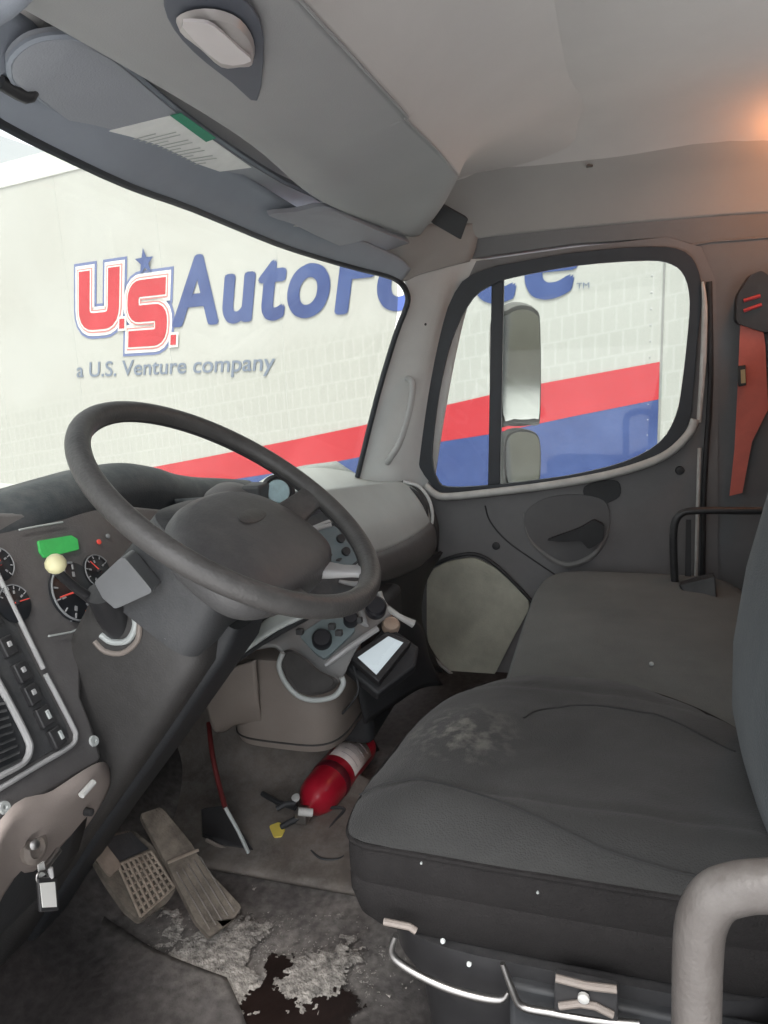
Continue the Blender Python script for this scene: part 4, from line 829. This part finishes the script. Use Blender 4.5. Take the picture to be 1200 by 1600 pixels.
# side grab bar of the seat
gx = .47
gb = pts([(1086, 1680, 'x', gx), (1088, 1600, 'x', gx), (1090, 1500, 'x', gx), (1096, 1440, 'x', gx), (1118, 1402, 'x', gx), (1155, 1388, 'x', gx), (1200, 1384, 'x', gx), (1290, 1384, 'x', gx)])
g0 = gb[0].copy(); gb = [Vector((g0.x, g0.y, .20)), Vector((g0.x, g0.y, .35))] + gb + [Vector((gx, gb[-1].y - .05, gb[-1].z - .02)), Vector((gx, gb[-1].y - .075, gb[-1].z - .1)), Vector((gx, gb[-1].y - .08, .2))]
MB().tube(gb, .0165, 20, smoothpath=6).build('grab_bar', mat('grey_coated_bar', (.085, .076, .071), .5, .1, 14, .3, 260, dust=0.3), cab, label='grey coated grab bar beside the driver seat')
MB().box((gx + .02, -.12, .10), (.16, .5, .2)).build('door_sill', BLACK, cab, bevel=.01)
MB().prism([(.70, -.32, .02), (.70, .10, .02), (.70, .10, .30), (.70, -.32, .30)], (.02, 0, 0)).build('seat_skirt', BLACK, ds, bevel=.006)

# ------------------------------------------------------------------ passenger bench
bn = empty('passenger_bench', (1.6, -.05, .0), cab, label='grey cloth passenger bench')
MB().loft([sup(1.54, -.07, z, .50 * a, .262 * b_, 5.5, 72) for z, a, b_ in [(.22, .95, .94), (.24, .98, .98), (.30, 1, 1), (.345, 1, 1), (.372, .988, .985), (.388, .955, .95), (.396, .88, .86), (.398, .6, .6), (.397, .3, .3), (.397, .02, .02)]]).build('bench_cushion', SEAT2, bn)
MB().loft([sup(1.62, -.44, z, .42, hy, 4, 60) for z, hy in [(.36, .04), (.40, .07), (.7, .065), (.95, .06), (1.0, .03)]]).build('bench_backrest', SEAT2, bn)
MB().box((1.62, -.08, .11), (.70, .40, .22)).build('bench_base', BLACK, bn, bevel=.01)
MB().tube([P(1056, 935, 'x', 1.93), P(1053, 880, 'x', 1.93), P(1053, 825, 'x', 1.93), P(1064, 803, 'x', 1.93), P(1090, 798, 'x', 1.93), P(1150, 798, 'x', 1.93), P(1190, 798, 'x', 1.93)], .0095, 12, smoothpath=4).build('bench_frame_tube', BLKP, bn, label='black bent tube at the bench end')
bu = MB().prism(pts([(1060, 915, 'x', 1.86), (1095, 905, 'x', 1.86), (1118, 900, 'x', 1.84), (1122, 955, 'x', 1.80), (1100, 962, 'x', 1.80), (1080, 945, 'x', 1.84)]), (.03, 0, .0)).build('buckle_housing', BLKP, bn, bevel=.005, label='black belt buckle housing')
MB().prism(pts([(1072, 812, 'x', 2.0), (1080, 812, 'x', 2.0), (1080, 915, 'x', 1.98), (1070, 915, 'x', 1.98)]), (.002, 0, 0)).build('belt_strap', BLACK, bn)

# red belt and its anchor on the rear pillar
bl = empty('seat_belt', (2.12, -.31, .6), cab, label='orange red seat belt hanging from a black anchor')
MB().prism(pts([(1157, 500, 'x', 2.12), (1190, 498, 'x', 2.12), (1196, 540, 'x', 2.12), (1200, 640, 'x', 2.12), (1175, 690, 'x', 2.12), (1160, 770, 'x', 2.12), (1140, 775, 'x', 2.12), (1148, 700, 'x', 2.12), (1153, 600, 'x', 2.12)]), (.003, 0, 0)).build('belt_webbing', BELT, bl)
MB().prism(rpoly(pts([(1150, 505, 'x', 2.11), (1152, 462, 'x', 2.11), (1172, 430, 'x', 2.11), (1190, 422, 'x', 2.11), (1215, 440, 'x', 2.11), (1225, 520, 'x', 2.11), (1196, 520, 'x', 2.11)]), .2, 3), (.05, 0, 0)).build('belt_anchor', BLKP, bl, bevel=.006)
for a, b_ in (((1162, 470), (1188, 462)), ((1162, 486), (1190, 476))):
    MB().tube([P(*a, 'x', 2.106), P(*b_, 'x', 2.106)], .0045, 8).build('red_mark', mat('red_mark', (.5, .06, .07), .5), bl)
MB().prism(pts([(1152, 572, 'x', 2.115), (1164, 570, 'x', 2.115), (1165, 602, 'x', 2.115), (1153, 604, 'x', 2.115)]), (-.01, 0, 0)).build('belt_stop', BLKP, bl, bevel=.002)
MB().prism(pts([(1157, 578, 'x', 2.104), (1164, 577, 'x', 2.104), (1165, 598, 'x', 2.104), (1158, 599, 'x', 2.104)]), (-.003, 0, 0)).build('stop_button', mat('brass_button', (.45, .36, .2), .5), bl)

# ------------------------------------------------------------------ outside mirrors on the passenger side
em = empty('door_mirror', (2.6, .3, .5), cab, label='passenger side door mirror with two glasses')
def mirror(px, x, tilt, name, label):
    n = Vector((-.74, -.66, tilt)).normalized(); c0 = P(815, sum(q[1] for q in px) / len(px), 'x', x)
    p_ = catmull([PN(a_, b_, c0, n) for a_, b_ in px], 3, True); c = sum(p_, Vector()) / len(p_)
    h = MB().loft([[c + (p - c) * .94 - n * .002 for p in p_], [c + (p - c) * .97 + n * .001 for p in p_], [p - n * .006 for p in p_], [c + (p - c) * 1.03 - n * .03 for p in p_], [c + (p - c) * .9 - n * .07 for p in p_], [c + (p - c) * .5 - n * .09 for p in p_]]).build(name, mat('mirror_shell', (.16, .16, .15), .4), em, label=label)
    MB().prism([c + (p - c) * .90 + n * .002 for p in p_], n * .0015).build('mirror_glass', MIRR, h)
mirror([(792, 482), (815, 474), (838, 482), (845, 510), (845, 650), (836, 663), (800, 664), (782, 655), (780, 505)], 2.55, -.055, 'flat_mirror', 'tall flat mirror')
mirror([(795, 676), (815, 670), (838, 676), (845, 695), (845, 740), (838, 765), (800, 768), (788, 745), (787, 695)], 2.55, .04, 'round_mirror', 'small convex mirror below the flat one')
MB().tube(px_poly([(778, 668), (776, 700), (774, 740), (772, 790)], 2.58), .010, 8).build('mirror_arm', CHROME, em)

# ------------------------------------------------------------------ loose things in the cab
ex0 = P(563, 1163, 'z', .075); ex1 = P(482, 1262, 'z', .06); ea = (ex1 - ex0); L = ea.length; ea.normalize()
ext = empty('fire_extinguisher', (ex0 + ex1) / 2 - Vector((0, 0, .05)), label='red fire extinguisher lying on the cab floor beside the seat', cat='fire extinguisher')
MB().lathe(ex0, ea, [(.030, -.004), (.042, .0), (.045, .010), (.045, L * .78), (.042, L * .86), (.030, L * .95), (.016, L), (.014, L + .012)], 36).build('cylinder', REDM, ext)
lab = MB().lathe(ex0, ea, [(.0458, L * .14), (.0462, L * .15), (.0462, L * .50), (.0458, L * .51)], 36)
# partial wrap label
u = ea.orthogonal().normalized(); v = ea.cross(u); camd = (EYE - ex0).normalized()
a0 = math.atan2(camd.dot(v), camd.dot(u)); ring = []
for h in (L * .14, L * .48): ring.append([ex0 + ea * h + (u * math.cos(a0 + a) + v * math.sin(a0 + a)) * .0460 for a in [(-.9 + 1.9 * i / 16) for i in range(17)]])
link('paper_label', ring[0] + ring[1], [(i, i + 1, 18 + i, 17 + i) for i in range(16)], mat('label_white', (.62, .55, .52), .5, .1, 60), ext, solid=-.0005, auto=False)
mbp = MB()
for j in range(4):
    h = L * (.20 + .07 * j); mbp.tube([ex0 + ea * h + (u * math.cos(a0 + a) + v * math.sin(a0 + a)) * .0467 for a in [(-.6 + 1.1 * i / 8) for i in range(9)]], .0009, 4)
mbp.build('label_print', mat('print_grey', (.3, .25, .25), .6), ext)
MB().lathe(ex0, ea, [(.0462, L * .56), (.047, L * .57), (.047, L * .63), (.0462, L * .64)], 36).build('strap_band', mat('dark_band', (.12, .01, .02), .4), ext)
tip = ex1 + ea * .012
MB().box(tip + ea * .012, (.03, .026, .03)).build('valve', CHROME, ext, bevel=.004)
MB().tube([tip + ea * .005 + Vector((0, .02, .02)), tip + ea * .02 + Vector((0, .035, .025)), tip + ea * .05 + Vector((.02, .045, .02))], .006, 8).build('lever', BLACK, ext)
MB().tube([tip + ea * .012 + Vector((-.005, -.025, .012)), tip + ea * .02 + Vector((-.01, .0, .02))], .0085, 10).build('valve_outlet', TRIM, ext)
MB().lathe(P(463, 1248, 'z', .085), (-.3, .2, 1), [(.009, 0), (.009, .006), (.002, .007)], 16).build('pressure_gauge', TRIM, ext)
MB().tube([tip + ea * .02, P(458, 1282, 'z', .05), P(440, 1292, 'z', .035)], .007, 8, smoothpath=3).build('nozzle', BLACK, ext)
MB().prism(rpoly(pts([(420, 1290, 'z', .03), (436, 1284, 'z', .035), (446, 1292, 'z', .035), (440, 1306, 'z', .03), (428, 1308, 'z', .028)]), .2, 3), (0, 0, -.012)).build('safety_tag', YEL, ext, bevel=.002, label='yellow pull tag')
MB().tube(pts([(410, 1240, 'z', .05), (435, 1254, 'z', .05), (462, 1262, 'z', .06)]), .006, 8).build('handle', BLACK, ext)

cb = MB().tube(pts([(516, 1262, 'z', .05), (538, 1264, 'z', .04), (522, 1285, 'z', .032), (512, 1303, 'z', .026), (526, 1320, 'z', .024), (542, 1332, 'z', .022), (528, 1343, 'z', .022), (502, 1342, 'z', .022), (486, 1330, 'z', .022)]), .0035, 8, smoothpath=6).build('cord', BLACK)
tag(cb, 'thin black cord looped on the floor by the fire extinguisher', 'cord')

# device with bright screen
dn = Vector((-.55, -.25, .8)).normalized(); dp = Vector((1.36, .47, .405))
def DP(px, py, h=0): return PN(px, py, dp + dn * h, dn)
dv = MB().prism([DP(*q) for q in [(544, 1026), (606, 986), (643, 1002), (592, 1066)]], -dn * .022).build('tablet', BLKP, bevel=.003)
tag(dv, 'small black handheld device with bright white screen, resting below the climate knobs', 'electronic device')
MB().prism([DP(*q, .001) for q in [(559, 1027), (607, 994), (630, 1004), (588, 1054)]], -dn * .001).build('screen', mat('pale_screen', (.50, .56, .58), .25, .05, 10, emit=((.80, .93, 1), .10)), dv, smooth=False)  # pale screen colour with faint emission
MB().tube(pts([(552, 1040, 'x', 1.33), (560, 1075, 'x', 1.32), (552, 1095, 'x', 1.31), (535, 1115, 'x', 1.33)]), .0025, 6, smoothpath=4).build('charging_cable', BLACK, dv)
hl = MB().prism([DP(*q, -.024) for q in [(530, 1035), (612, 980), (655, 1010), (650, 1040), (590, 1085)]], -dn * .03).build('device_holder', BLACK, bevel=.006)
hl.parent = None; hl.name = 'device_cradle'; tag(hl, 'black plastic cradle under the white screened device', 'holder')
cp = MB().lathe(P(611, 976, 'x', 1.44), (-.5, -.3, .8), [(.019, -.012), (.020, 0), (.017, .006), (.015, .004), (.001, .005)], 24).build('bottle_cap', mat('tan_cap', (.62, .47, .37), .5, .12, 40))
tag(cp, 'round tan cap lying just behind the white screened device', 'cap')

# keys
k0 = P(86, 1335, 'y', .655)
kr = empty('key_ring', k0, label='keys with a white tag hanging under the beige knee panel', cat='keys')
MB().tube([P(92, 1328, 'y', .65), P(66, 1362, 'y', .645)], .0042, 8).build('key', CHROME, kr)
MB().tube([P(66 + 9 * math.cos(a), 1372 + 11 * math.sin(a), 'y', .64) for a in [i * math.pi / 8 for i in range(16)]], .0012, 6, closed=True).build('split_ring', CHROME, kr)
MB().prism(pts([(60, 1352, 'y', .642), (69, 1346, 'y', .642), (72, 1366, 'y', .642), (63, 1372, 'y', .642)]), (0, .002, 0)).build('key', TRIM, kr)
MB().tube([P(78, 1356, 'y', .642), P(80, 1372, 'y', .64)], .0035, 8).build('key', SILV, kr)
tg = MB().prism(pts([(60, 1372, 'y', .638), (90, 1370, 'y', .638), (93, 1424, 'y', .634), (64, 1426, 'y', .634)]), (0, .005, 0)).build('key_tag', BLKP, kr, bevel=.002)
MB().prism(pts([(63, 1380, 'y', .6365), (86, 1378, 'y', .6365), (89, 1417, 'y', .6335), (67, 1418, 'y', .6335)]), (0, .001, 0)).build('tag_card', WHITE, tg, smooth=False)

# dried mud on the floor: crusted patches and crumbs
MUD = mat('dried_mud', (.11, .10, .094), .95, .45, 70, 1.0, 220, col2=(.42, .395, .36))
mb = MB()
def lacy(blobs, x0_, x1_, y0_, y1_, step, zb, h, thr, seed, m_, largest=False):
    nx, ny = int((x1_ - x0_) / step), int((y1_ - y0_) / step); idx = {}; keep = {}
    def f(x, y):
        v = sum(a_ * math.exp(-(((x - p.x) * math.cos(t_) + (y - p.y) * math.sin(t_)) / sx_) ** 2 - ((-(x - p.x) * math.sin(t_) + (y - p.y) * math.cos(t_)) / sy_) ** 2) for p, sx_, sy_, t_, a_ in blobs)
        q = Vector((x * 28 + seed, y * 28, seed)); return v + .42 * mnoise.noise(q) + .30 * mnoise.noise(q * 2.7) + .18 * mnoise.noise(q * 7)
    val = {(i, j): f(x0_ + i * step, y0_ + j * step) for i in range(nx + 1) for j in range(ny + 1)}
    vs_ = []; fs_ = []
    def vid(i, j):
        if (i, j) not in idx:
            x, y = x0_ + i * step, y0_ + j * step; e = max(0, min(1, (val[i, j] - thr) * 3)); q = Vector((x * 90, y * 90, seed))
            z = zb + .0006 + e * h * (.5 + .9 * abs(mnoise.noise(q)) + .6 * abs(mnoise.noise(q * 3)))
            idx[i, j] = len(vs_); vs_.append(Vector((x + .0012 * mnoise.noise(q * 2), y + .0012 * mnoise.noise(q * 2.3), z)))
        return idx[i, j]
    for i in range(nx):
        for j in range(ny):
            if min(val[i, j], val[i + 1, j], val[i, j + 1], val[i + 1, j + 1]) > thr: fs_.append((vid(i, j), vid(i + 1, j), vid(i + 1, j + 1), vid(i, j + 1)))
    if largest:
        par_ = list(range(len(vs_)))
        def fnd(a_):
            while par_[a_] != a_: par_[a_] = par_[par_[a_]]; a_ = par_[a_]
            return a_
        for f_ in fs_:
            for q in f_[1:]: par_[fnd(q)] = fnd(f_[0])
        cnt = {}
        for f_ in fs_: cnt[fnd(f_[0])] = cnt.get(fnd(f_[0]), 0) + 1
        best = max(cnt, key=cnt.get); fs_ = [f_ for f_ in fs_ if fnd(f_[0]) == best]
        used = sorted({i for f_ in fs_ for i in f_}); re_ = {o_: n_ for n_, o_ in enumerate(used)}
        vs_ = [vs_[i] for i in used]; fs_ = [tuple(re_[i] for i in f_) for f_ in fs_]
    m_.add(vs_, fs_)
fl_ = lambda a_, b_: P(a_, b_, 'z', .012)
lacy([(fl_(325, 1500), .085, .055, .3, 1.25), (fl_(285, 1540), .06, .05, 0, .8), (fl_(400, 1460), .05, .025, -.8, .55), (fl_(500, 1520), .06, .036, -.5, 1.15), (fl_(310, 1590), .09, .04, .3, .9), (fl_(400, 1540), .03, .06, .2, .35), (fl_(270, 1440), .05, .02, .9, .4)],
     .74, 1.12, .30, .86, .0028, .013, .0028, .26, 3.1, mb)
for i in range(2600):
    cx_, cy_, sx_, sy_ = random.choice(((325, 1500, 45, 35), (390, 1470, 40, 28), (505, 1525, 42, 28), (300, 1590, 60, 25), (420, 1500, 120, 60)))
    px = random.gauss(cx_, sx_); py = random.gauss(cy_, sy_)
    if py < 1425 + max(0, (260 - px)) * .5: continue
    p = P(px, py, 'z', .012); s_ = random.uniform(.0008, .0026) * (2.2 if random.random() < .04 else 1)
    mb.add([p + Vector((random.uniform(-1, 1), random.uniform(-1, 1), random.uniform(-.2, .7))) * s_ for _ in range(5)], [(0, 1, 2), (0, 2, 3), (0, 3, 4), (1, 2, 4), (2, 3, 4), (0, 1, 4)])
md = mb.build('dried_mud', MUD, None, auto=False, smooth=False)
tag(md, 'pale crumbly dried mud scattered on the floor behind the pedals', 'mud', kind='stuff')
mb = MB()
lacy([(fl_(450, 1560), .05, .06, 0, 1.0), (fl_(510, 1590), .06, .04, 0, 1.0), (fl_(420, 1600), .07, .04, 0, 1.0), (fl_(440, 1510), .02, .045, -.5, .8), (fl_(465, 1465), .018, .022, 0, .9)], .74, 1.08, .22, .72, .0028, .0128, .0006, .30, 7.7, mb, True)
mb.build('wet_patch', mat('wet_brown', (.012, .007, .006), .35, .4, 20, .4, 60), cab, label='dark wet hole worn through the floor covering')

# bright crumb on the bench
cr0 = P(1018, 1038, 'z', .402); mb = MB(); mb.lathe(cr0, (0, 0, 1), [(.002, -.003), (.0045, 0), (.004, .003), (.001, .005)], 9)
o = mb.build('crumb', LGREY); tag(o, 'tiny pale crumb on the passenger bench', 'crumb')
for i, (q, z, lb) in enumerate((((658, 1349), .40, 'tiny pale speck on the near side of the driver cushion, towards the pedals'), ((840, 1395), .40, 'tiny pale speck on the near side of the driver cushion, towards the grab bar'))):
    pq = P(*q, 'x', .682); 
    o = MB().lathe(pq, (-1, 0, 0), [(.0010, -.002), (.0015, 0), (.0010, .001)], 8).build('crumb', LGREY); tag(o, lb, 'crumb')

# ------------------------------------------------------------------ trailer outside
TD = Vector((.21801082, .97594635, 0)); TN = Vector((.97594635, -.21801082, 0)); DIST = 4.8
def TP(s_, z, out=0): return EYE * 0 + TD * s_ + TN * (DIST - out) + Vector((0, 0, z))
tr = empty('semi_trailer', TP(4, -1.1), label='white box trailer with red and blue stripes and large company lettering', cat='trailer')
TW = bpy.data.materials.new('trailer_white'); TW.use_nodes = True
t = TW.node_tree; b = t.nodes['Principled BSDF']; b.inputs['Roughness'].default_value = .45
g = t.nodes.new('ShaderNodeNewGeometry'); mp = t.nodes.new('ShaderNodeMapping'); mp.vector_type = 'TEXTURE'
mp.inputs['Rotation'].default_value = (0, 0, math.atan2(TD.y, TD.x)); t.links.new(g.outputs['Position'], mp.inputs['Vector'])
sx = t.nodes.new('ShaderNodeSeparateXYZ'); t.links.new(mp.outputs[0], sx.inputs[0])
# tread-track print: sloping rows of pale blocks
def MT(op, a=None, b_=None, va=0, vb=0, c=None):
    n_ = t.nodes.new('ShaderNodeMath'); n_.operation = op; n_.inputs[0].default_value = va; n_.inputs[1].default_value = vb
    if a is not None: t.links.new(a, n_.inputs[0])
    if b_ is not None: t.links.new(b_, n_.inputs[1])
    return n_.outputs[0]
slope = MT('MULTIPLY', sx.outputs['X'], None, vb=.13)
zz = MT('ADD', sx.outputs['Z'], slope)
cmb = t.nodes.new('ShaderNodeCombineXYZ'); t.links.new(sx.outputs['X'], cmb.inputs[0]); t.links.new(zz, cmb.inputs[1])
bk2 = t.nodes.new('ShaderNodeTexBrick'); bk2.inputs['Scale'].default_value = 1; bk2.inputs['Brick Width'].default_value = .085; bk2.inputs['Row Height'].default_value = .15
bk2.inputs['Mortar Size'].default_value = .012; bk2.inputs['Mortar Smooth'].default_value = 1.0; bk2.inputs['Color1'].default_value = (.47, .475, .445, 1); bk2.inputs['Color2'].default_value = (.485, .49, .46, 1); bk2.inputs['Mortar'].default_value = (.525, .53, .505, 1)
t.links.new(cmb.outputs[0], bk2.inputs['Vector'])
ms = t.nodes.new('ShaderNodeMapRange'); ms.inputs['From Min'].default_value = 1.62; ms.inputs['From Max'].default_value = 1.45
t.links.new(zz, ms.inputs['Value'])
nz = t.nodes.new('ShaderNodeTexNoise'); nz.inputs['Scale'].default_value = 1.3; nz.inputs['Detail'].default_value = 7; t.links.new(g.outputs['Position'], nz.inputs['Vector'])
rpz = t.nodes.new('ShaderNodeValToRGB'); rpz.color_ramp.elements[0].color = (.50, .50, .47, 1); rpz.color_ramp.elements[1].color = (.525, .53, .505, 1); rpz.color_ramp.elements[0].position = .35; rpz.color_ramp.elements[1].position = .6; t.links.new(nz.outputs[0], rpz.inputs[0])
mxx = t.nodes.new('ShaderNodeMixRGB'); t.links.new(ms.outputs[0], mxx.inputs[0]); t.links.new(rpz.outputs[0], mxx.inputs[1]); t.links.new(bk2.outputs[0], mxx.inputs[2])
t.links.new(mxx.outputs[0], b.inputs['Base Color'])
S0, S1, ZB, ZT = .45, 14.0, .02, 2.86
def tbox(s0, s1, z0, z1, o0, o1):
    m_ = MB(); v_ = [TP(s_, z, o) for s_ in (s0, s1) for o in (o0, o1) for z in (z0, z1)]
    return m_.add(v_, [(0, 1, 3, 2), (4, 6, 7, 5), (0, 4, 5, 1), (2, 3, 7, 6), (0, 2, 6, 4), (1, 5, 7, 3)])
tbox(S0, S1, ZB - .28, ZT, 0, -2.55).build('box_body', TW, tr, bevel=.01)
ALU = mat('trailer_rail', (.62, .63, .60), .4, .08, 4)
tbox(S0 - .01, S1 + .01, 2.69, 2.90, .012, -.1).build('top_rail', mat('top_rail_white', (.70, .71, .69), .4, .06, 4), tr, bevel=.004)
tbox(S0 - .01, S1 + .01, ZB - .36, ZB - .22, .012, -.1).build('bottom_rail', ALU, tr, bevel=.004)
tbox(.785, .797, -.2, 2.69, .004, 0).build('side_seam', mat('seam_grey', (.30, .30, .29), .5), tr, smooth=False)
for s_ in (2.35, 3.62, 4.84, 6.06, 7.28, 8.5, 9.7):
    tbox(s_, s_ + .006, -.2, 2.69, .002, 0).build('side_seam', mat('seam_pale', (.55, .56, .54), .5), tr, smooth=False)
rv = MB()
for i in range(30):
    rv.lathe(TP(.86, -.15 + .095 * i, 0), -TN, [(.007, 0), (.006, .003), (.001, .005)], 8)
rv.build('rivet_row', mat('rivet_grey', (.5, .5, .5), .5), tr)
RED = mat('vinyl_red', (.56, .022, .035), .5, .10, 2.5, col2=(.60, .04, .055)); BLUE = mat('vinyl_blue', (.035, .068, .24), .5, .14, 2.5, col2=(.065, .11, .30)); GRY = mat('vinyl_grey', (.20, .24, .32), .5, .06)
def decal(name, poly, mt, out=.003, th=.002, holes=(), **k):
    return MB().prism([TP(s_, z, out + th) for s_, z in poly], TN * th, [[TP(s_, z, out + th) for s_, z in h] for h in holes]).build(name, mt, tr, smooth=False, **k)
redtop = [(.80, .865), (1.6, .74), (2.34, .59), (2.95, .46), (3.6, .34), (4.4, .20), (5.4, .03), (6.2, -.1)]
redbot = [(.80, .640), (1.35, .53), (1.9, .412), (2.34, .342), (3.08, .20), (3.47, .118), (4.2, -.0), (4.8, -.1), (5.6, -.16)]
decal('red_stripe', redtop + redbot[::-1], RED, label='broad red stripe')
decal('blue_stripe', redbot[:8] + [(4.8, -.24), (.80, -.24)], BLUE, .002, label='blue lower stripe')
# lettering: custom strokes for the U and S, font for the rest
def ribbon(pth, wdt, out, name, mt, par=tr, skew=.20, th=.002, label=None):
    """constant-width stroke; pth in letter coordinates (a to the right, z up)"""
    P2 = [Vector((a, z)) for a, z in pth]; n = len(P2); Ls, Rs = [], []
    for i, p in enumerate(P2):
        d1 = (P2[i] - P2[i - 1]).normalized() if i else (P2[1] - P2[0]).normalized()
        d2 = (P2[i + 1] - P2[i]).normalized() if i < n - 1 else d1
        t_ = (d1 + d2).normalized(); nn = Vector((-t_.y, t_.x)); k = 1 / max(.5, nn.dot(Vector((-d1.y, d1.x))))
        k = min(k, 1.15); Ls.append(p + nn * wdt * k); Rs.append(p - nn * wdt * k)
    poly = Ls + Rs[::-1]
    vs_ = [TP(-v_.x - skew * (v_.y - 1.5), v_.y, out + th) for v_ in poly]
    m_ = MB(); N2 = len(poly); v2 = [p + TN * th for p in vs_]
    f_ = [(i, i + 1, N2 - 2 - i, N2 - 1 - i) for i in range(n - 1)]
    m_.add(vs_ + v2, f_ + [tuple(N2 + j for j in reversed(q)) for q in f_] + [(i, (i + 1) % N2, N2 + (i + 1) % N2, N2 + i) for i in range(N2)])
    o = m_.build(name, mt, par, smooth=False)
    if label: o['label'] = label
    return o
def rnd(p, r=.10, k=5):
    out = [p[0]]
    for i in range(1, len(p) - 1):
        a, b_, c = [Vector(x) for x in (p[i - 1], p[i], p[i + 1])]
        s_ = b_ + (a - b_).normalized() * min(r, (a - b_).length * .5); e = b_ + (c - b_).normalized() * min(r, (c - b_).length * .5)
        for j in range(k + 1):
            q = j / k; v_ = s_ * (1 - q) ** 2 + b_ * 2 * q * (1 - q) + e * q * q; out.append((v_.x, v_.y))
    out.append(p[-1]); return out
WHT = mat('vinyl_white', (.82, .82, .79), .45, .03); BLR = mat('vinyl_outline_blue', (.16, .20, .40), .5, .05)
Upath = rnd([(-5.86, 1.84), (-5.86, 1.395), (-5.47, 1.395), (-5.47, 1.84)], .12)
Spath = rnd([(-4.83, 1.635), (-5.22, 1.635), (-5.22, 1.425), (-4.87, 1.425), (-4.87, 1.215), (-5.27, 1.215)], .085)
# 'U' spans s 6.0..5.27 ; 'S' spans 5.2..4.72, lower than the U
def ext(pth, d):
    a, b_ = Vector(pth[0]), Vector(pth[1]); c, e = Vector(pth[-1]), Vector(pth[-2])
    s_ = a + (a - b_).normalized() * d; f_ = c + (c - e).normalized() * d
    return [(s_.x, s_.y)] + list(pth) + [(f_.x, f_.y)]
Dot1 = [(-5.22, 1.385), (-5.11, 1.385)]; Dot2 = [(-4.66, 1.14), (-4.58, 1.14)]
for pth, wd_ in ((Upath, .078), (Spath, .072)):
    ribbon(ext(pth, .075), wd_ + .075, .003, 'letter_outline', BLR)
    ribbon(ext(pth, .05), wd_ + .050, .006, 'letter_border', WHT)
    ribbon(ext(pth, .022), wd_ + .024, .009, 'letter_edge', mat('vinyl_pink', (.70, .25, .25), .5, .05))
    ribbon(ext(pth, .012), wd_ + .012, .0115, 'letter_gap', WHT)
ribbon(Upath, .074, .014, 'letter', RED, label='red letter U'); ribbon(Spath, .070, .014, 'letter', RED, label='red letter S')
for a, z in ((-5.355, 1.355), (-4.715, 1.185)):
    pthd = [(a - .032, z), (a + .032, z)]
    ribbon(ext(pthd, .022), .062, .0125, 'dot_border', WHT); ribbon(pthd, .042, .0165, 'letter_dot', RED)
star = []
for i in range(10):
    a = math.pi / 2 + i * math.pi / 5; r = .115 if i % 2 == 0 else .048; star.append((5.02 - r * math.cos(a), 1.845 + r * math.sin(a)))
decal('star', star, BLUE, .016, label='small blue star above the lettering')
def text(body, s_left, z0, height, width, mt, name, off=0, shear=.22, out=.005, label=None, spacing=1.0, bold=0):
    cu = bpy.data.curves.new(name, 'FONT'); cu.body = body; cu.size = 1; cu.offset = off; cu.shear = shear; cu.extrude = .001; cu.space_character = spacing
    ob = bpy.data.objects.new('tmp', cu); COL.objects.link(ob)
    dg = bpy.context.evaluated_depsgraph_get(); dg.update()
    me = bpy.data.meshes.new_from_object(ob.evaluated_get(dg)); bpy.data.objects.remove(ob)
    xs_ = [v.co.x for v in me.vertices]; x0_, x1_ = min(xs_), max(xs_)
    cap = .70
    vs_ = []; fs_ = []; kx = width / (x1_ - x0_); kz = height / cap
    for j, (dx, dz) in enumerate([(0, 0)] + [(bold * math.cos(a), bold * math.sin(a) * .7) for a in [i * math.pi / 4 for i in range(8)]] * (bold > 0)):
        n0_ = len(vs_)
        vs_ += [TP(s_left - (v.co.x - x0_ + dx) * kx, z0 + (v.co.y + dz) * kz, out + v.co.z * .4 + j * .0003) for v in me.vertices]
        fs_ += [tuple(n0_ + i for i in p.vertices) for p in me.polygons]
    return link(name, vs_, fs_, mt, tr, smooth=False, label=label)
text('AutoForce', 4.76, 1.305, .535, 3.44, BLUE, 'company_lettering', 0, .24, .006, 'large italic blue lettering', 1.10, .036)
text('a U.S. Venture company', 6.09, .90, .135, 2.38, GRY, 'tagline_lettering', 0, .18, .005, 'smaller grey italic line of lettering', 1.0, .012)
text('TM', 1.31, 1.33, .035, .08, GRY, 'trademark_lettering', 0, 0, .005)
# running gear, mostly below what the photograph shows
for s_ in (2.0, 3.3):
    for o_ in (.1, 2.2):
        c = TP(s_, -.6, -o_)
        wlo = MB().lathe(c, TN, [(.30, 0), (.48, .02), (.5, .06), (.5, .24), (.48, .28), (.30, .30)], 32).build('trailer_wheel', BLACK, tr)
        MB().lathe(c - TN * .003, TN, [(.06, -.04), (.10, 0), (.28, .02), (.29, .05)], 24).build('wheel_rim', ALU, wlo)
tbox(1.2, 4.2, -.62, -.34, -.6, -1.9).build('axle_frame', BLACK, tr)
for o_ in (.4, 2.0): tbox(10.2, 10.35, -1.1, -.3, -o_, -o_ - .15).build('landing_leg', ALU, tr)

# tan warehouse far behind, reflected in the door mirrors
wh = empty('warehouse', (-5, -17, -1.1), label='tan metal sided warehouse behind the truck, seen in the door mirror', cat='building')
WHM = mat('tan_cladding', (.17, .16, .125), .7, .6, 6, stretch=(6, 1, .3)); 
MB().box((-5, -17, .9), (22, 8, 4)).build('wall', WHM, wh)
MB().box((-5, -17, 3.0), (22.6, 8.6, .2)).build('roof', ALU, wh)
for x in (-12, -7.5): MB().box((x, -12.97, .3), (2.8, .08, 2.8)).build('roller_door', mat('roller_door', (.28, .29, .28), .5, .15, 8), wh)
